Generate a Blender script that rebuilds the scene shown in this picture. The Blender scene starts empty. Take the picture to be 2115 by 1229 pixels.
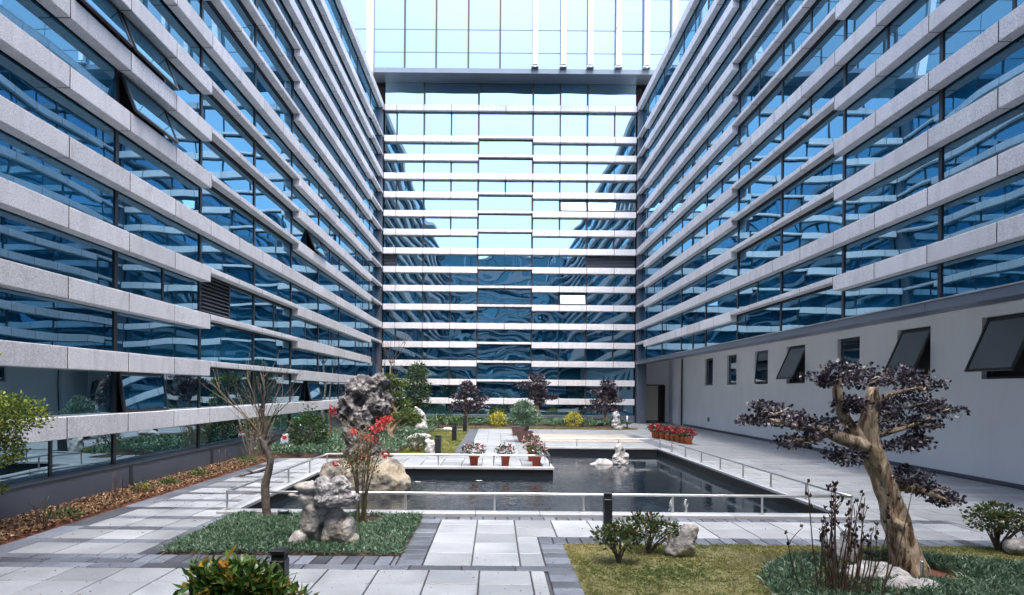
import bpy, bmesh, math, random
import numpy as np
from mathutils import Vector, Matrix, noise

# ------------------------------------------------------------------ camera, sky, sun, exposure
sc = bpy.context.scene
col = sc.collection
cam_d = bpy.data.cameras.new("camera")
cam = bpy.data.objects.new("camera", cam_d)
col.objects.link(cam)
sc.camera = cam
cam_d.sensor_width = 36.0
cam_d.lens = 36.0 * 1302 / 2115
cam_d.shift_x = 0.01584
cam_d.shift_y = 0.0903
cam_d.clip_start = 0.05
cam_d.clip_end = 600
cam.matrix_world = Matrix.Translation((0, 0, 2.22)) @ Matrix.Rotation(math.pi / 2, 4, 'X') @ Matrix.Rotation(0.0085, 4, 'Z')

SUN_EL, SUN_AZ = math.radians(68), math.radians(168)     # azimuth measured clockwise from +Y
world = bpy.data.worlds.new("World")
sc.world = world
world.use_nodes = True
wn = world.node_tree
sky = wn.nodes.new("ShaderNodeTexSky")
sky.sky_type = 'NISHITA'
sky.sun_disc = False
sky.sun_elevation = SUN_EL
sky.sun_rotation = SUN_AZ
sky.air_density = 1.0
sky.dust_density = 5.0
sky.ozone_density = 2.0
bg = wn.nodes["Background"]
bg.inputs["Strength"].default_value = 0.145
wn.links.new(sky.outputs[0], bg.inputs[0])
sun_d = bpy.data.lights.new("sun", 'SUN')
sun_d.energy = 0.55
sun_d.angle = math.radians(36)
sun_d.color = (1.0, 0.98, 0.95)
sun = bpy.data.objects.new("sun", sun_d)
col.objects.link(sun)
sd = Vector((math.sin(SUN_AZ) * math.cos(SUN_EL), math.cos(SUN_AZ) * math.cos(SUN_EL), math.sin(SUN_EL)))
sun.rotation_euler = sd.to_track_quat('Z', 'Y').to_euler()
vs = sc.view_settings
vs.view_transform = 'Standard'
vs.look = 'None'
vs.exposure = 2.3
vs.gamma = 1.0
vs.use_curve_mapping = False

R = random.Random(7)
NR = np.random.default_rng(11)

# ------------------------------------------------------------------ materials
def new_mat(name):
    m = bpy.data.materials.new(name)
    m.use_nodes = True
    nt = m.node_tree
    return m, nt, nt.nodes["Principled BSDF"]

def ramp(nt, stops):
    r = nt.nodes.new("ShaderNodeValToRGB")
    el = r.color_ramp.elements
    while len(el) < len(stops):
        el.new(0.5)
    for e, (p, c) in zip(el, stops):
        e.position = p
        e.color = (*c, 1)
    return r

def simple(name, c, rough=0.6, metal=0.0, var=0.12, scale=6.0, bump=0.0, bscale=40.0, spec=0.5):
    m, nt, b = new_mat(name)
    tc = nt.nodes.new("ShaderNodeTexCoord")
    oi = nt.nodes.new("ShaderNodeObjectInfo")
    add = nt.nodes.new("ShaderNodeVectorMath"); add.operation = 'ADD'
    mul = nt.nodes.new("ShaderNodeVectorMath"); mul.operation = 'SCALE'
    comb = nt.nodes.new("ShaderNodeCombineXYZ")
    for i in range(3):
        nt.links.new(oi.outputs["Random"], comb.inputs[i])
    nt.links.new(comb.outputs[0], mul.inputs[0]); mul.inputs["Scale"].default_value = 37.0
    nt.links.new(tc.outputs["Object"], add.inputs[0]); nt.links.new(mul.outputs[0], add.inputs[1])
    n = nt.nodes.new("ShaderNodeTexNoise")
    n.inputs["Scale"].default_value = scale; n.inputs["Detail"].default_value = 5
    nt.links.new(add.outputs[0], n.inputs["Vector"])
    lo = tuple(max(0, x * (1 - var)) for x in c); hi = tuple(min(1, x * (1 + var)) for x in c)
    r = ramp(nt, [(0.3, lo), (0.7, hi)])
    nt.links.new(n.outputs["Fac"], r.inputs[0])
    nt.links.new(r.outputs[0], b.inputs["Base Color"])
    b.inputs["Roughness"].default_value = rough
    b.inputs["Metallic"].default_value = metal
    b.inputs["Specular IOR Level"].default_value = spec
    if bump:
        n2 = nt.nodes.new("ShaderNodeTexNoise"); n2.inputs["Scale"].default_value = bscale; n2.inputs["Detail"].default_value = 6
        nt.links.new(add.outputs[0], n2.inputs["Vector"])
        bp = nt.nodes.new("ShaderNodeBump"); bp.inputs["Strength"].default_value = 1.0; bp.inputs["Distance"].default_value = bump
        nt.links.new(n2.outputs["Fac"], bp.inputs["Height"]); nt.links.new(bp.outputs[0], b.inputs["Normal"])
    return m

def granite(name, c, grain=55.0, contrast=0.35, rough=0.6, pvar=0.08, stain=0.0, stain_c=(0.2, 0.2, 0.22)):
    """speckled stone; every piece differs a little in tone"""
    m, nt, b = new_mat(name)
    tc = nt.nodes.new("ShaderNodeTexCoord"); oi = nt.nodes.new("ShaderNodeObjectInfo")
    comb = nt.nodes.new("ShaderNodeCombineXYZ")
    for i in range(3):
        nt.links.new(oi.outputs["Random"], comb.inputs[i])
    mul = nt.nodes.new("ShaderNodeVectorMath"); mul.operation = 'SCALE'; mul.inputs["Scale"].default_value = 53.0
    add = nt.nodes.new("ShaderNodeVectorMath"); add.operation = 'ADD'
    nt.links.new(comb.outputs[0], mul.inputs[0]); nt.links.new(tc.outputs["Object"], add.inputs[0]); nt.links.new(mul.outputs[0], add.inputs[1])
    n = nt.nodes.new("ShaderNodeTexNoise"); n.inputs["Scale"].default_value = grain; n.inputs["Detail"].default_value = 3; n.inputs["Roughness"].default_value = 0.7
    nt.links.new(add.outputs[0], n.inputs["Vector"])
    r = ramp(nt, [(0.33, tuple(x * (1 - contrast) for x in c)), (0.5, c), (0.68, tuple(min(1, x * (1 + contrast * 0.55)) for x in c))])
    nt.links.new(n.outputs["Fac"], r.inputs[0])
    n2 = nt.nodes.new("ShaderNodeTexNoise"); n2.inputs["Scale"].default_value = 1.3; n2.inputs["Detail"].default_value = 4
    nt.links.new(add.outputs[0], n2.inputs["Vector"])
    mr = nt.nodes.new("ShaderNodeMapRange"); mr.inputs["To Min"].default_value = 1 - pvar; mr.inputs["To Max"].default_value = 1 + pvar
    nt.links.new(oi.outputs["Random"], mr.inputs["Value"])
    mr2 = nt.nodes.new("ShaderNodeMapRange"); mr2.inputs["From Min"].default_value = 0.3; mr2.inputs["From Max"].default_value = 0.7
    mr2.inputs["To Min"].default_value = 1 - pvar * 0.8; mr2.inputs["To Max"].default_value = 1 + pvar * 0.5
    nt.links.new(n2.outputs["Fac"], mr2.inputs["Value"])
    mm = nt.nodes.new("ShaderNodeMath"); mm.operation = 'MULTIPLY'
    nt.links.new(mr.outputs[0], mm.inputs[0]); nt.links.new(mr2.outputs[0], mm.inputs[1])
    sc_ = nt.nodes.new("ShaderNodeVectorMath"); sc_.operation = 'SCALE'
    nt.links.new(r.outputs[0], sc_.inputs[0]); nt.links.new(mm.outputs[0], sc_.inputs["Scale"])
    out = sc_.outputs[0]
    b.inputs["Roughness"].default_value = rough
    if stain:
        geo = nt.nodes.new("ShaderNodeNewGeometry")
        n3 = nt.nodes.new("ShaderNodeTexNoise"); n3.inputs["Scale"].default_value = 0.9; n3.inputs["Detail"].default_value = 8; n3.inputs["Roughness"].default_value = 0.62
        nt.links.new(geo.outputs["Position"], n3.inputs["Vector"])
        r3 = ramp(nt, [(0.52, (0, 0, 0)), (0.68, (stain,) * 3)])
        nt.links.new(n3.outputs["Fac"], r3.inputs[0])
        mx = nt.nodes.new("ShaderNodeMix"); mx.data_type = 'RGBA'
        nt.links.new(r3.outputs[0], mx.inputs["Factor"]); nt.links.new(out, mx.inputs["A"]); mx.inputs["B"].default_value = (*stain_c, 1)
        out = mx.outputs["Result"]
        rr = nt.nodes.new("ShaderNodeMapRange"); rr.inputs["To Min"].default_value = rough; rr.inputs["To Max"].default_value = 0.25
        nt.links.new(r3.outputs[0], rr.inputs["Value"]); nt.links.new(rr.outputs[0], b.inputs["Roughness"])
    nt.links.new(out, b.inputs["Base Color"])
    bp = nt.nodes.new("ShaderNodeBump"); bp.inputs["Distance"].default_value = 0.0015
    nt.links.new(n.outputs["Fac"], bp.inputs["Height"]); nt.links.new(bp.outputs[0], b.inputs["Normal"])
    return m

def glass_mat(name, base, tint, refl=0.5, wave=0.006, wscale=0.75, fres=0.5):
    """coated blue glazing: dark body, coloured mirror coat, slightly wavy panes"""
    m, nt, b = new_mat(name)
    out = nt.nodes["Material Output"]
    nt.nodes.remove(b)
    tc = nt.nodes.new("ShaderNodeTexCoord"); oi = nt.nodes.new("ShaderNodeObjectInfo")
    comb = nt.nodes.new("ShaderNodeCombineXYZ")
    for i in range(3):
        nt.links.new(oi.outputs["Random"], comb.inputs[i])
    mul = nt.nodes.new("ShaderNodeVectorMath"); mul.operation = 'SCALE'; mul.inputs["Scale"].default_value = 91.0
    add = nt.nodes.new("ShaderNodeVectorMath"); add.operation = 'ADD'
    nt.links.new(comb.outputs[0], mul.inputs[0]); nt.links.new(tc.outputs["Object"], add.inputs[0]); nt.links.new(mul.outputs[0], add.inputs[1])
    n = nt.nodes.new("ShaderNodeTexNoise"); n.inputs["Scale"].default_value = wscale; n.inputs["Detail"].default_value = 0.4; n.inputs["Roughness"].default_value = 0.3
    nt.links.new(add.outputs[0], n.inputs["Vector"])
    bp = nt.nodes.new("ShaderNodeBump"); bp.inputs["Distance"].default_value = wave; bp.inputs["Strength"].default_value = 1.0
    nt.links.new(n.outputs["Fac"], bp.inputs["Height"])
    body = nt.nodes.new("ShaderNodeBsdfDiffuse")
    r = ramp(nt, [(0.0, tuple(x * 0.5 for x in base)), (0.75, base), (1.0, tuple(x * 2.2 for x in base))])
    nt.links.new(oi.outputs["Random"], r.inputs[0]); nt.links.new(r.outputs[0], body.inputs["Color"])
    gl = nt.nodes.new("ShaderNodeBsdfGlossy"); gl.inputs["Roughness"].default_value = 0.0
    gl.inputs["Color"].default_value = (*tint, 1)
    nt.links.new(bp.outputs[0], gl.inputs["Normal"])
    lw = nt.nodes.new("ShaderNodeLayerWeight"); lw.inputs["Blend"].default_value = fres
    mr = nt.nodes.new("ShaderNodeMapRange"); mr.inputs["To Min"].default_value = refl; mr.inputs["To Max"].default_value = 0.97
    nt.links.new(lw.outputs["Fresnel"], mr.inputs["Value"])
    mx = nt.nodes.new("ShaderNodeMixShader")
    nt.links.new(mr.outputs[0], mx.inputs[0]); nt.links.new(body.outputs[0], mx.inputs[1]); nt.links.new(gl.outputs[0], mx.inputs[2])
    nt.links.new(mx.outputs[0], out.inputs["Surface"])
    return m

def leaf_mat(name, stops, rough=0.45, trans=0.25):
    m, nt, b = new_mat(name)
    at = nt.nodes.new("ShaderNodeAttribute"); at.attribute_name = "rnd"
    r = ramp(nt, stops)
    nt.links.new(at.outputs["Fac"], r.inputs[0]); nt.links.new(r.outputs[0], b.inputs["Base Color"])
    b.inputs["Roughness"].default_value = rough
    tr = nt.nodes.new("ShaderNodeBsdfTranslucent"); nt.links.new(r.outputs[0], tr.inputs["Color"])
    mx = nt.nodes.new("ShaderNodeMixShader"); mx.inputs[0].default_value = trans
    nt.links.new(b.outputs[0], mx.inputs[1]); nt.links.new(tr.outputs[0], mx.inputs[2])
    nt.links.new(mx.outputs[0], nt.nodes["Material Output"].inputs["Surface"])
    return m

def rock_mat(name, dark, mid, light, scale=5.0, warm=None):
    m, nt, b = new_mat(name)
    tc = nt.nodes.new("ShaderNodeTexCoord")
    n = nt.nodes.new("ShaderNodeTexNoise"); n.inputs["Scale"].default_value = scale; n.inputs["Detail"].default_value = 9; n.inputs["Roughness"].default_value = 0.65
    nt.links.new(tc.outputs["Object"], n.inputs["Vector"])
    r = ramp(nt, [(0.32, dark), (0.47, mid), (0.66, light)])
    nt.links.new(n.outputs["Fac"], r.inputs[0])
    out = r.outputs[0]
    if warm:
        n3 = nt.nodes.new("ShaderNodeTexNoise"); n3.inputs["Scale"].default_value = 1.7; n3.inputs["Detail"].default_value = 4
        nt.links.new(tc.outputs["Object"], n3.inputs["Vector"])
        r3 = ramp(nt, [(0.5, (0, 0, 0)), (0.62, (0.8,) * 3)]); nt.links.new(n3.outputs["Fac"], r3.inputs[0])
        mx = nt.nodes.new("ShaderNodeMix"); mx.data_type = 'RGBA'
        nt.links.new(r3.outputs[0], mx.inputs["Factor"]); nt.links.new(out, mx.inputs["A"]); mx.inputs["B"].default_value = (*warm, 1)
        out = mx.outputs["Result"]
    nt.links.new(out, b.inputs["Base Color"])
    b.inputs["Roughness"].default_value = 0.85
    n2 = nt.nodes.new("ShaderNodeTexNoise"); n2.inputs["Scale"].default_value = scale * 6; n2.inputs["Detail"].default_value = 7
    nt.links.new(tc.outputs["Object"], n2.inputs["Vector"])
    bp = nt.nodes.new("ShaderNodeBump"); bp.inputs["Distance"].default_value = 0.02
    nt.links.new(n2.outputs["Fac"], bp.inputs["Height"]); nt.links.new(bp.outputs[0], b.inputs["Normal"])
    return m

M = dict(
    stone=granite("granite_cladding", (0.64, 0.64, 0.66), 42, 0.42, 0.55, 0.09),
    slab=granite("pale_paving", (0.285, 0.308, 0.33), 60, 0.16, 0.55, 0.24, 0.7, (0.19, 0.205, 0.225)),
    slab_grey=granite("grey_paving", (0.29, 0.308, 0.322), 50, 0.18, 0.5, 0.16, 0.6, (0.13, 0.14, 0.15)),
    brick=granite("dark_paver", (0.115, 0.13, 0.16), 30, 0.35, 0.5, 0.5, 0.4, (0.06, 0.065, 0.075)),
    coping=granite("coping_stone", (0.37, 0.39, 0.415), 60, 0.15, 0.5, 0.08),
    beige=granite("beige_paving", (0.34, 0.315, 0.27), 60, 0.12, 0.6, 0.05),
    joint=simple("joint_grout", (0.055, 0.058, 0.065), 0.8, var=0.25, scale=3),
    metal=simple("charcoal_metal", (0.030, 0.034, 0.042), 0.35, 0.2, var=0.08, scale=2),
    metal2=simple("slate_metal", (0.095, 0.115, 0.15), 0.4, 0.2, var=0.06, scale=1.5),
    fascia=simple("blue_grey_fascia", (0.12, 0.15, 0.19), 0.35, 0.3, var=0.06, scale=1.5),
    dark=simple("dark_recess", (0.016, 0.017, 0.019), 0.9, var=0.1),
    pier=granite("pale_pier", (0.62, 0.62, 0.66), 40, 0.1, 0.5, 0.04),
    steel=simple("brushed_steel", (0.58, 0.58, 0.58), 0.28, 0.9, var=0.08, scale=8),
    black=simple("black_bollard_paint", (0.010, 0.011, 0.014), 0.4, 0.0, var=0.2, scale=4),
    terra=simple("terracotta_red", (0.36, 0.06, 0.035), 0.6, var=0.2, scale=8),
    terra2=simple("orange_plastic", (0.55, 0.14, 0.05), 0.5, var=0.2, scale=8),
    potbrown=simple("brown_clay", (0.10, 0.055, 0.05), 0.5, var=0.2, scale=6),
    soil=simple("dark_soil", (0.05, 0.032, 0.022), 0.95, var=0.4, scale=14, bump=0.02, bscale=25),
    redsoil=simple("red_soil", (0.14, 0.055, 0.03), 0.95, var=0.4, scale=14, bump=0.02, bscale=25),
    lawnsoil=simple("lawn_thatch", (0.13, 0.125, 0.05), 0.95, var=0.4, scale=9, bump=0.01, bscale=60),
    bark=simple("grey_bark", (0.09, 0.075, 0.065), 0.9, var=0.45, scale=9, bump=0.02, bscale=22),
    oldwood=simple("weathered_trunk", (0.33, 0.235, 0.155), 0.8, var=0.62, scale=4.5, bump=0.045, bscale=10),
    palewood=simple("pale_trunk", (0.30, 0.22, 0.14), 0.85, var=0.4, scale=8, bump=0.015, bscale=25),
    twig=simple("brown_twig", (0.075, 0.05, 0.038), 0.85, var=0.4, scale=12),
    twigl=simple("tan_twig", (0.20, 0.155, 0.10), 0.85, var=0.4, scale=12),
    bambu=simple("olive_cane", (0.09, 0.085, 0.045), 0.7, var=0.4, scale=12),
    door=simple("dark_brown_wood", (0.035, 0.024, 0.02), 0.45, var=0.3, scale=5),
    room=simple("room_wall", (0.40, 0.37, 0.32), 0.9, var=0.05),
    glass=glass_mat("blue_glass", (0.005, 0.052, 0.092), (0.42, 0.73, 0.96), 0.38, 0.018, 0.42),
    glassb=glass_mat("far_blue_glass", (0.004, 0.040, 0.075), (0.48, 0.69, 0.79), 0.48, 0.032, 0.55),
    glasst=glass_mat("tower_glass", (0.02, 0.06, 0.08), (0.54, 0.70, 0.76), 0.38, 0.004, 0.4, 0.3),
    glassd=glass_mat("smoked_glass", (0.012, 0.018, 0.022), (0.75, 0.9, 1.0), 0.20, 0.004, 0.8, 0.35),
    glassp=glass_mat("plain_ground_glass", (0.008, 0.035, 0.055), (0.62, 0.86, 1.0), 0.30, 0.014, 0.6),
    taihu=rock_mat("taihu_stone", (0.018, 0.018, 0.022), (0.075, 0.072, 0.077), (0.30, 0.295, 0.30), 6),
    greyrock=rock_mat("grey_limestone", (0.10, 0.10, 0.105), (0.24, 0.235, 0.235), (0.50, 0.49, 0.48), 5, (0.34, 0.30, 0.22)),
    taihucap=rock_mat("rough_grey_cap", (0.09, 0.09, 0.095), (0.24, 0.24, 0.25), (0.50, 0.49, 0.50), 9),
    moundrock=rock_mat("tan_boulder", (0.05, 0.048, 0.046), (0.16, 0.15, 0.135), (0.40, 0.375, 0.32), 4, (0.29, 0.25, 0.18)),
    whiterock=rock_mat("white_marble_rock", (0.13, 0.13, 0.135), (0.34, 0.34, 0.345), (0.56, 0.555, 0.545), 6),
    l_purple=leaf_mat("purple_leaf", [(0.0, (0.014, 0.012, 0.022)), (0.5, (0.036, 0.030, 0.048)), (0.85, (0.10, 0.09, 0.125)), (1.0, (0.24, 0.19, 0.20))], 0.4, 0.08),
    l_lime=leaf_mat("lime_leaf", [(0.0, (0.03, 0.065, 0.014)), (0.5, (0.11, 0.18, 0.03)), (1.0, (0.42, 0.47, 0.09))]),
    l_dark=leaf_mat("dark_green_leaf", [(0.0, (0.010, 0.028, 0.010)), (0.6, (0.03, 0.07, 0.022)), (1.0, (0.11, 0.17, 0.06))], 0.35),
    l_shrub=leaf_mat("shrub_leaf", [(0.0, (0.018, 0.035, 0.012)), (0.6, (0.05, 0.085, 0.028)), (0.93, (0.14, 0.18, 0.07)), (1.0, (0.30, 0.10, 0.04))], 0.35),
    l_pine=leaf_mat("pine_needle", [(0.0, (0.025, 0.055, 0.016)), (0.6, (0.08, 0.135, 0.035)), (1.0, (0.20, 0.25, 0.08))]),
    l_mid=leaf_mat("mid_green_leaf", [(0.0, (0.015, 0.04, 0.012)), (0.5, (0.05, 0.11, 0.03)), (1.0, (0.15, 0.24, 0.08))], 0.35),
    l_front=leaf_mat("glossy_front_leaf", [(0.0, (0.02, 0.06, 0.012)), (0.55, (0.06, 0.14, 0.025)), (0.86, (0.20, 0.30, 0.07)), (0.93, (0.45, 0.22, 0.03)), (1.0, (0.60, 0.42, 0.05))], 0.3),
    l_mondo=leaf_mat("mondo_blade", [(0.0, (0.022, 0.055, 0.03)), (0.55, (0.075, 0.15, 0.085)), (1.0, (0.25, 0.36, 0.25))], 0.4, 0.15),
    l_grass=leaf_mat("lawn_blade", [(0.0, (0.05, 0.10, 0.025)), (0.4, (0.13, 0.17, 0.045)), (0.75, (0.28, 0.26, 0.085)), (1.0, (0.50, 0.42, 0.22))], 0.6, 0.3),
    l_grassg=leaf_mat("green_lawn_blade", [(0.0, (0.05, 0.09, 0.018)), (0.5, (0.14, 0.18, 0.04)), (1.0, (0.36, 0.32, 0.10))], 0.6, 0.3),
    l_mulch=leaf_mat("mulch_chip", [(0.0, (0.045, 0.026, 0.016)), (0.45, (0.145, 0.078, 0.04)), (0.85, (0.29, 0.165, 0.085)), (1.0, (0.46, 0.34, 0.22))], 0.8, 0.05),
    l_yellow=leaf_mat("yellow_leaf", [(0.0, (0.13, 0.13, 0.01)), (0.5, (0.38, 0.36, 0.03)), (1.0, (0.62, 0.56, 0.08))]),
    l_red=leaf_mat("red_petal", [(0.0, (0.16, 0.008, 0.02)), (0.6, (0.42, 0.03, 0.05)), (1.0, (0.62, 0.12, 0.14))], 0.5),
    l_coral=leaf_mat("coral_petal", [(0.0, (0.40, 0.03, 0.03)), (0.6, (0.68, 0.08, 0.08)), (1.0, (0.80, 0.22, 0.18))], 0.5),
    l_pink=leaf_mat("pink_petal", [(0.0, (0.40, 0.10, 0.16)), (0.5, (0.62, 0.30, 0.34)), (1.0, (0.80, 0.66, 0.66))], 0.5),
    l_fine=leaf_mat("bamboo_leaf", [(0.0, (0.05, 0.06, 0.02)), (0.5, (0.12, 0.13, 0.04)), (0.85, (0.22, 0.18, 0.07)), (1.0, (0.42, 0.16, 0.07))]),
    bud=simple("dark_bud", (0.035, 0.02, 0.02), 0.8, var=0.4),
    green=simple("green_plastic", (0.02, 0.38, 0.16), 0.5, var=0.15),
    koi_o=simple("orange_scales", (0.75, 0.28, 0.05), 0.4, var=0.1),
    koi_w=simple("white_scales", (0.75, 0.74, 0.70), 0.4, var=0.1),
    card=simple("pale_blue_card", (0.50, 0.60, 0.72), 0.7, var=0.1),
    redpaint=simple("red_print", (0.5, 0.03, 0.04), 0.7, var=0.1),
    whiteplastic=simple("white_plastic", (0.75, 0.75, 0.75), 0.5, var=0.03),
    boxgreen=simple("dark_green_box", (0.03, 0.09, 0.05), 0.5, var=0.1),
    lampglass=simple("pale_green_lens", (0.35, 0.48, 0.44), 0.2, var=0.1),
)

def trunk_mat():
    m, nt, b = new_mat("weathered_twisted_trunk")
    tc = nt.nodes.new("ShaderNodeTexCoord")
    mp = nt.nodes.new("ShaderNodeMapping"); mp.inputs["Scale"].default_value = (15.0, 15.0, 3.6); mp.inputs["Rotation"].default_value = (0, .25, .3)
    nt.links.new(tc.outputs["Object"], mp.inputs["Vector"])
    n = nt.nodes.new("ShaderNodeTexNoise"); n.inputs["Scale"].default_value = 1.0; n.inputs["Detail"].default_value = 8; n.inputs["Roughness"].default_value = .6; n.inputs["Distortion"].default_value = .7
    nt.links.new(mp.outputs[0], n.inputs["Vector"])
    r = ramp(nt, [(.34, (.03, .02, .014)), (.42, (.20, .13, .08)), (.49, (.42, .325, .225)), (.66, (.62, .54, .43))])
    nt.links.new(n.outputs["Fac"], r.inputs[0])
    v = nt.nodes.new("ShaderNodeTexVoronoi"); v.inputs["Scale"].default_value = 9.0
    nt.links.new(tc.outputs["Object"], v.inputs["Vector"])
    r2 = ramp(nt, [(.10, (.75,) * 3), (.20, (0, 0, 0))]); nt.links.new(v.outputs["Distance"], r2.inputs[0])
    mx = nt.nodes.new("ShaderNodeMix"); mx.data_type = 'RGBA'
    nt.links.new(r2.outputs[0], mx.inputs["Factor"]); nt.links.new(r.outputs[0], mx.inputs["A"]); mx.inputs["B"].default_value = (.035, .022, .016, 1)
    nt.links.new(mx.outputs["Result"], b.inputs["Base Color"]); b.inputs["Roughness"].default_value = .8
    bp = nt.nodes.new("ShaderNodeBump"); bp.inputs["Distance"].default_value = .06
    nt.links.new(n.outputs["Fac"], bp.inputs["Height"]); nt.links.new(bp.outputs[0], b.inputs["Normal"])
    return m
M["oldwood"] = trunk_mat()
def streaky(m, nt, base_out, b, amt, sx=2.2, sz=0.25, dark=(0.30, 0.31, 0.32)):
    """rain streaks and grime running down a face"""
    geo = nt.nodes.new("ShaderNodeNewGeometry")
    mp = nt.nodes.new("ShaderNodeMapping"); mp.inputs["Scale"].default_value = (sx, sx, sz)
    nt.links.new(geo.outputs["Position"], mp.inputs["Vector"])
    n = nt.nodes.new("ShaderNodeTexNoise"); n.inputs["Scale"].default_value = 1.6; n.inputs["Detail"].default_value = 7; n.inputs["Roughness"].default_value = .62
    nt.links.new(mp.outputs[0], n.inputs["Vector"])
    r = ramp(nt, [(.48, (0, 0, 0)), (.74, (amt,) * 3)]); nt.links.new(n.outputs["Fac"], r.inputs[0])
    mx = nt.nodes.new("ShaderNodeMix"); mx.data_type = 'RGBA'
    nt.links.new(r.outputs[0], mx.inputs["Factor"]); nt.links.new(base_out, mx.inputs["A"]); mx.inputs["B"].default_value = (*dark, 1)
    nt.links.new(mx.outputs["Result"], b.inputs["Base Color"])
def render_wall():
    m, nt, b = new_mat("white_render")
    geo = nt.nodes.new("ShaderNodeNewGeometry")
    n = nt.nodes.new("ShaderNodeTexNoise"); n.inputs["Scale"].default_value = .55; n.inputs["Detail"].default_value = 5
    nt.links.new(geo.outputs["Position"], n.inputs["Vector"])
    r = ramp(nt, [(.35, (.72, .75, .78)), (.65, (.77, .80, .82))]); nt.links.new(n.outputs["Fac"], r.inputs[0])
    b.inputs["Roughness"].default_value = .85
    streaky(m, nt, r.outputs[0], b, .12, 1.1, .3, (.42, .43, .44))
    n2 = nt.nodes.new("ShaderNodeTexNoise"); n2.inputs["Scale"].default_value = 90; nt.links.new(geo.outputs["Position"], n2.inputs["Vector"])
    bp = nt.nodes.new("ShaderNodeBump"); bp.inputs["Distance"].default_value = .002; nt.links.new(n2.outputs["Fac"], bp.inputs["Height"]); nt.links.new(bp.outputs[0], b.inputs["Normal"])
    return m
M["white"] = render_wall()
_m = M["stone"]; _nt = _m.node_tree; _b = _nt.nodes["Principled BSDF"]
_src = _b.inputs["Base Color"].links[0].from_socket
streaky(_m, _nt, _src, _b, .45, 3.2, .8, (.34, .335, .34))
# water
def water_mat():
    m, nt, b = new_mat("pond_water")
    geo = nt.nodes.new("ShaderNodeNewGeometry")
    mp = nt.nodes.new("ShaderNodeMapping"); mp.inputs["Scale"].default_value = (1.0, 0.8, 1.0)
    nt.links.new(geo.outputs["Position"], mp.inputs["Vector"])
    n = nt.nodes.new("ShaderNodeTexNoise"); n.inputs["Scale"].default_value = 5.0; n.inputs["Detail"].default_value = 4; n.inputs["Distortion"].default_value = 0.6
    nt.links.new(mp.outputs[0], n.inputs["Vector"])
    # breeze patch: ripples die out towards the right-hand end
    sx = nt.nodes.new("ShaderNodeSeparateXYZ"); nt.links.new(geo.outputs["Position"], sx.inputs[0])
    n2 = nt.nodes.new("ShaderNodeTexNoise"); n2.inputs["Scale"].default_value = 0.35
    nt.links.new(geo.outputs["Position"], n2.inputs["Vector"])
    ad = nt.nodes.new("ShaderNodeMath"); ad.operation = 'MULTIPLY_ADD'; ad.inputs[1].default_value = 3.0
    nt.links.new(n2.outputs["Fac"], ad.inputs[0]); nt.links.new(sx.outputs["X"], ad.inputs[2])
    mr = nt.nodes.new("ShaderNodeMapRange"); mr.inputs["From Min"].default_value = 3.6; mr.inputs["From Max"].default_value = 5.6
    mr.inputs["To Min"].default_value = 1.0; mr.inputs["To Max"].default_value = 0.16
    nt.links.new(ad.outputs[0], mr.inputs["Value"])
    mu = nt.nodes.new("ShaderNodeMath"); mu.operation = 'MULTIPLY'
    nt.links.new(n.outputs["Fac"], mu.inputs[0]); nt.links.new(mr.outputs[0], mu.inputs[1])
    bp = nt.nodes.new("ShaderNodeBump"); bp.inputs["Distance"].default_value = 0.014
    nt.links.new(mu.outputs[0], bp.inputs["Height"]); nt.links.new(bp.outputs[0], b.inputs["Normal"])
    b.inputs["Base Color"].default_value = (0.006, 0.012, 0.018, 1)
    b.inputs["Roughness"].default_value = 0.02
    b.inputs["IOR"].default_value = 1.6
    return m
M["water"] = water_mat()
def clear_water():
    m, nt, b = new_mat("clear_jet_water")
    b.inputs["Base Color"].default_value = (0.85, 0.9, 0.92, 1); b.inputs["Roughness"].default_value = 0.12; b.inputs["Transmission Weight"].default_value = 0.6
    return m
M["jet"] = clear_water()

# ------------------------------------------------------------------ object helpers
def link(name, me, mat=None, parent=None, mw=None):
    o = bpy.data.objects.new(name, me)
    col.objects.link(o)
    if mat is not None and me is not None and len(me.materials) == 0:
        me.materials.append(mat)
    if parent is not None:
        o.parent = parent
    if mw is not None:
        o.matrix_local = mw
    return o

def tag(o, label=None, cat=None, group=None, kind=None):
    if label: o["label"] = label
    if cat: o["category"] = cat
    if group: o["group"] = group
    if kind: o["kind"] = kind
    return o

def thing(name, label, cat, loc=(0, 0, 0), group=None, rz=0.0):
    o = bpy.data.objects.new(name, None)
    o.empty_display_size = 0.2
    col.objects.link(o)
    o.location = loc
    o.rotation_euler = (0, 0, rz)
    return tag(o, label, cat, group)

def box_mesh(name, x0, x1, y0, y1, z0, z1, bevel=0.0):
    bm = bmesh.new()
    bmesh.ops.create_cube(bm, size=1.0)
    for v in bm.verts:
        v.co = Vector((x0 + (v.co.x + .5) * (x1 - x0), y0 + (v.co.y + .5) * (y1 - y0), z0 + (v.co.z + .5) * (z1 - z0)))
    if bevel:
        bmesh.ops.bevel(bm, geom=bm.edges[:], offset=bevel, segments=1, affect='EDGES')
    me = bpy.data.meshes.new(name)
    bm.to_mesh(me); bm.free()
    return me

def boxes_mesh(name, boxes, bevel=0.0):
    V, F = [], []
    for (x0, x1, y0, y1, z0, z1) in boxes:
        b = len(V)
        V += [(x0, y0, z0), (x1, y0, z0), (x1, y1, z0), (x0, y1, z0), (x0, y0, z1), (x1, y0, z1), (x1, y1, z1), (x0, y1, z1)]
        F += [(b, b + 3, b + 2, b + 1), (b + 4, b + 5, b + 6, b + 7), (b, b + 1, b + 5, b + 4), (b + 1, b + 2, b + 6, b + 5), (b + 2, b + 3, b + 7, b + 6), (b + 3, b, b + 4, b + 7)]
    me = bpy.data.meshes.new(name)
    me.from_pydata(V, [], F)
    me.update()
    return me

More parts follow.
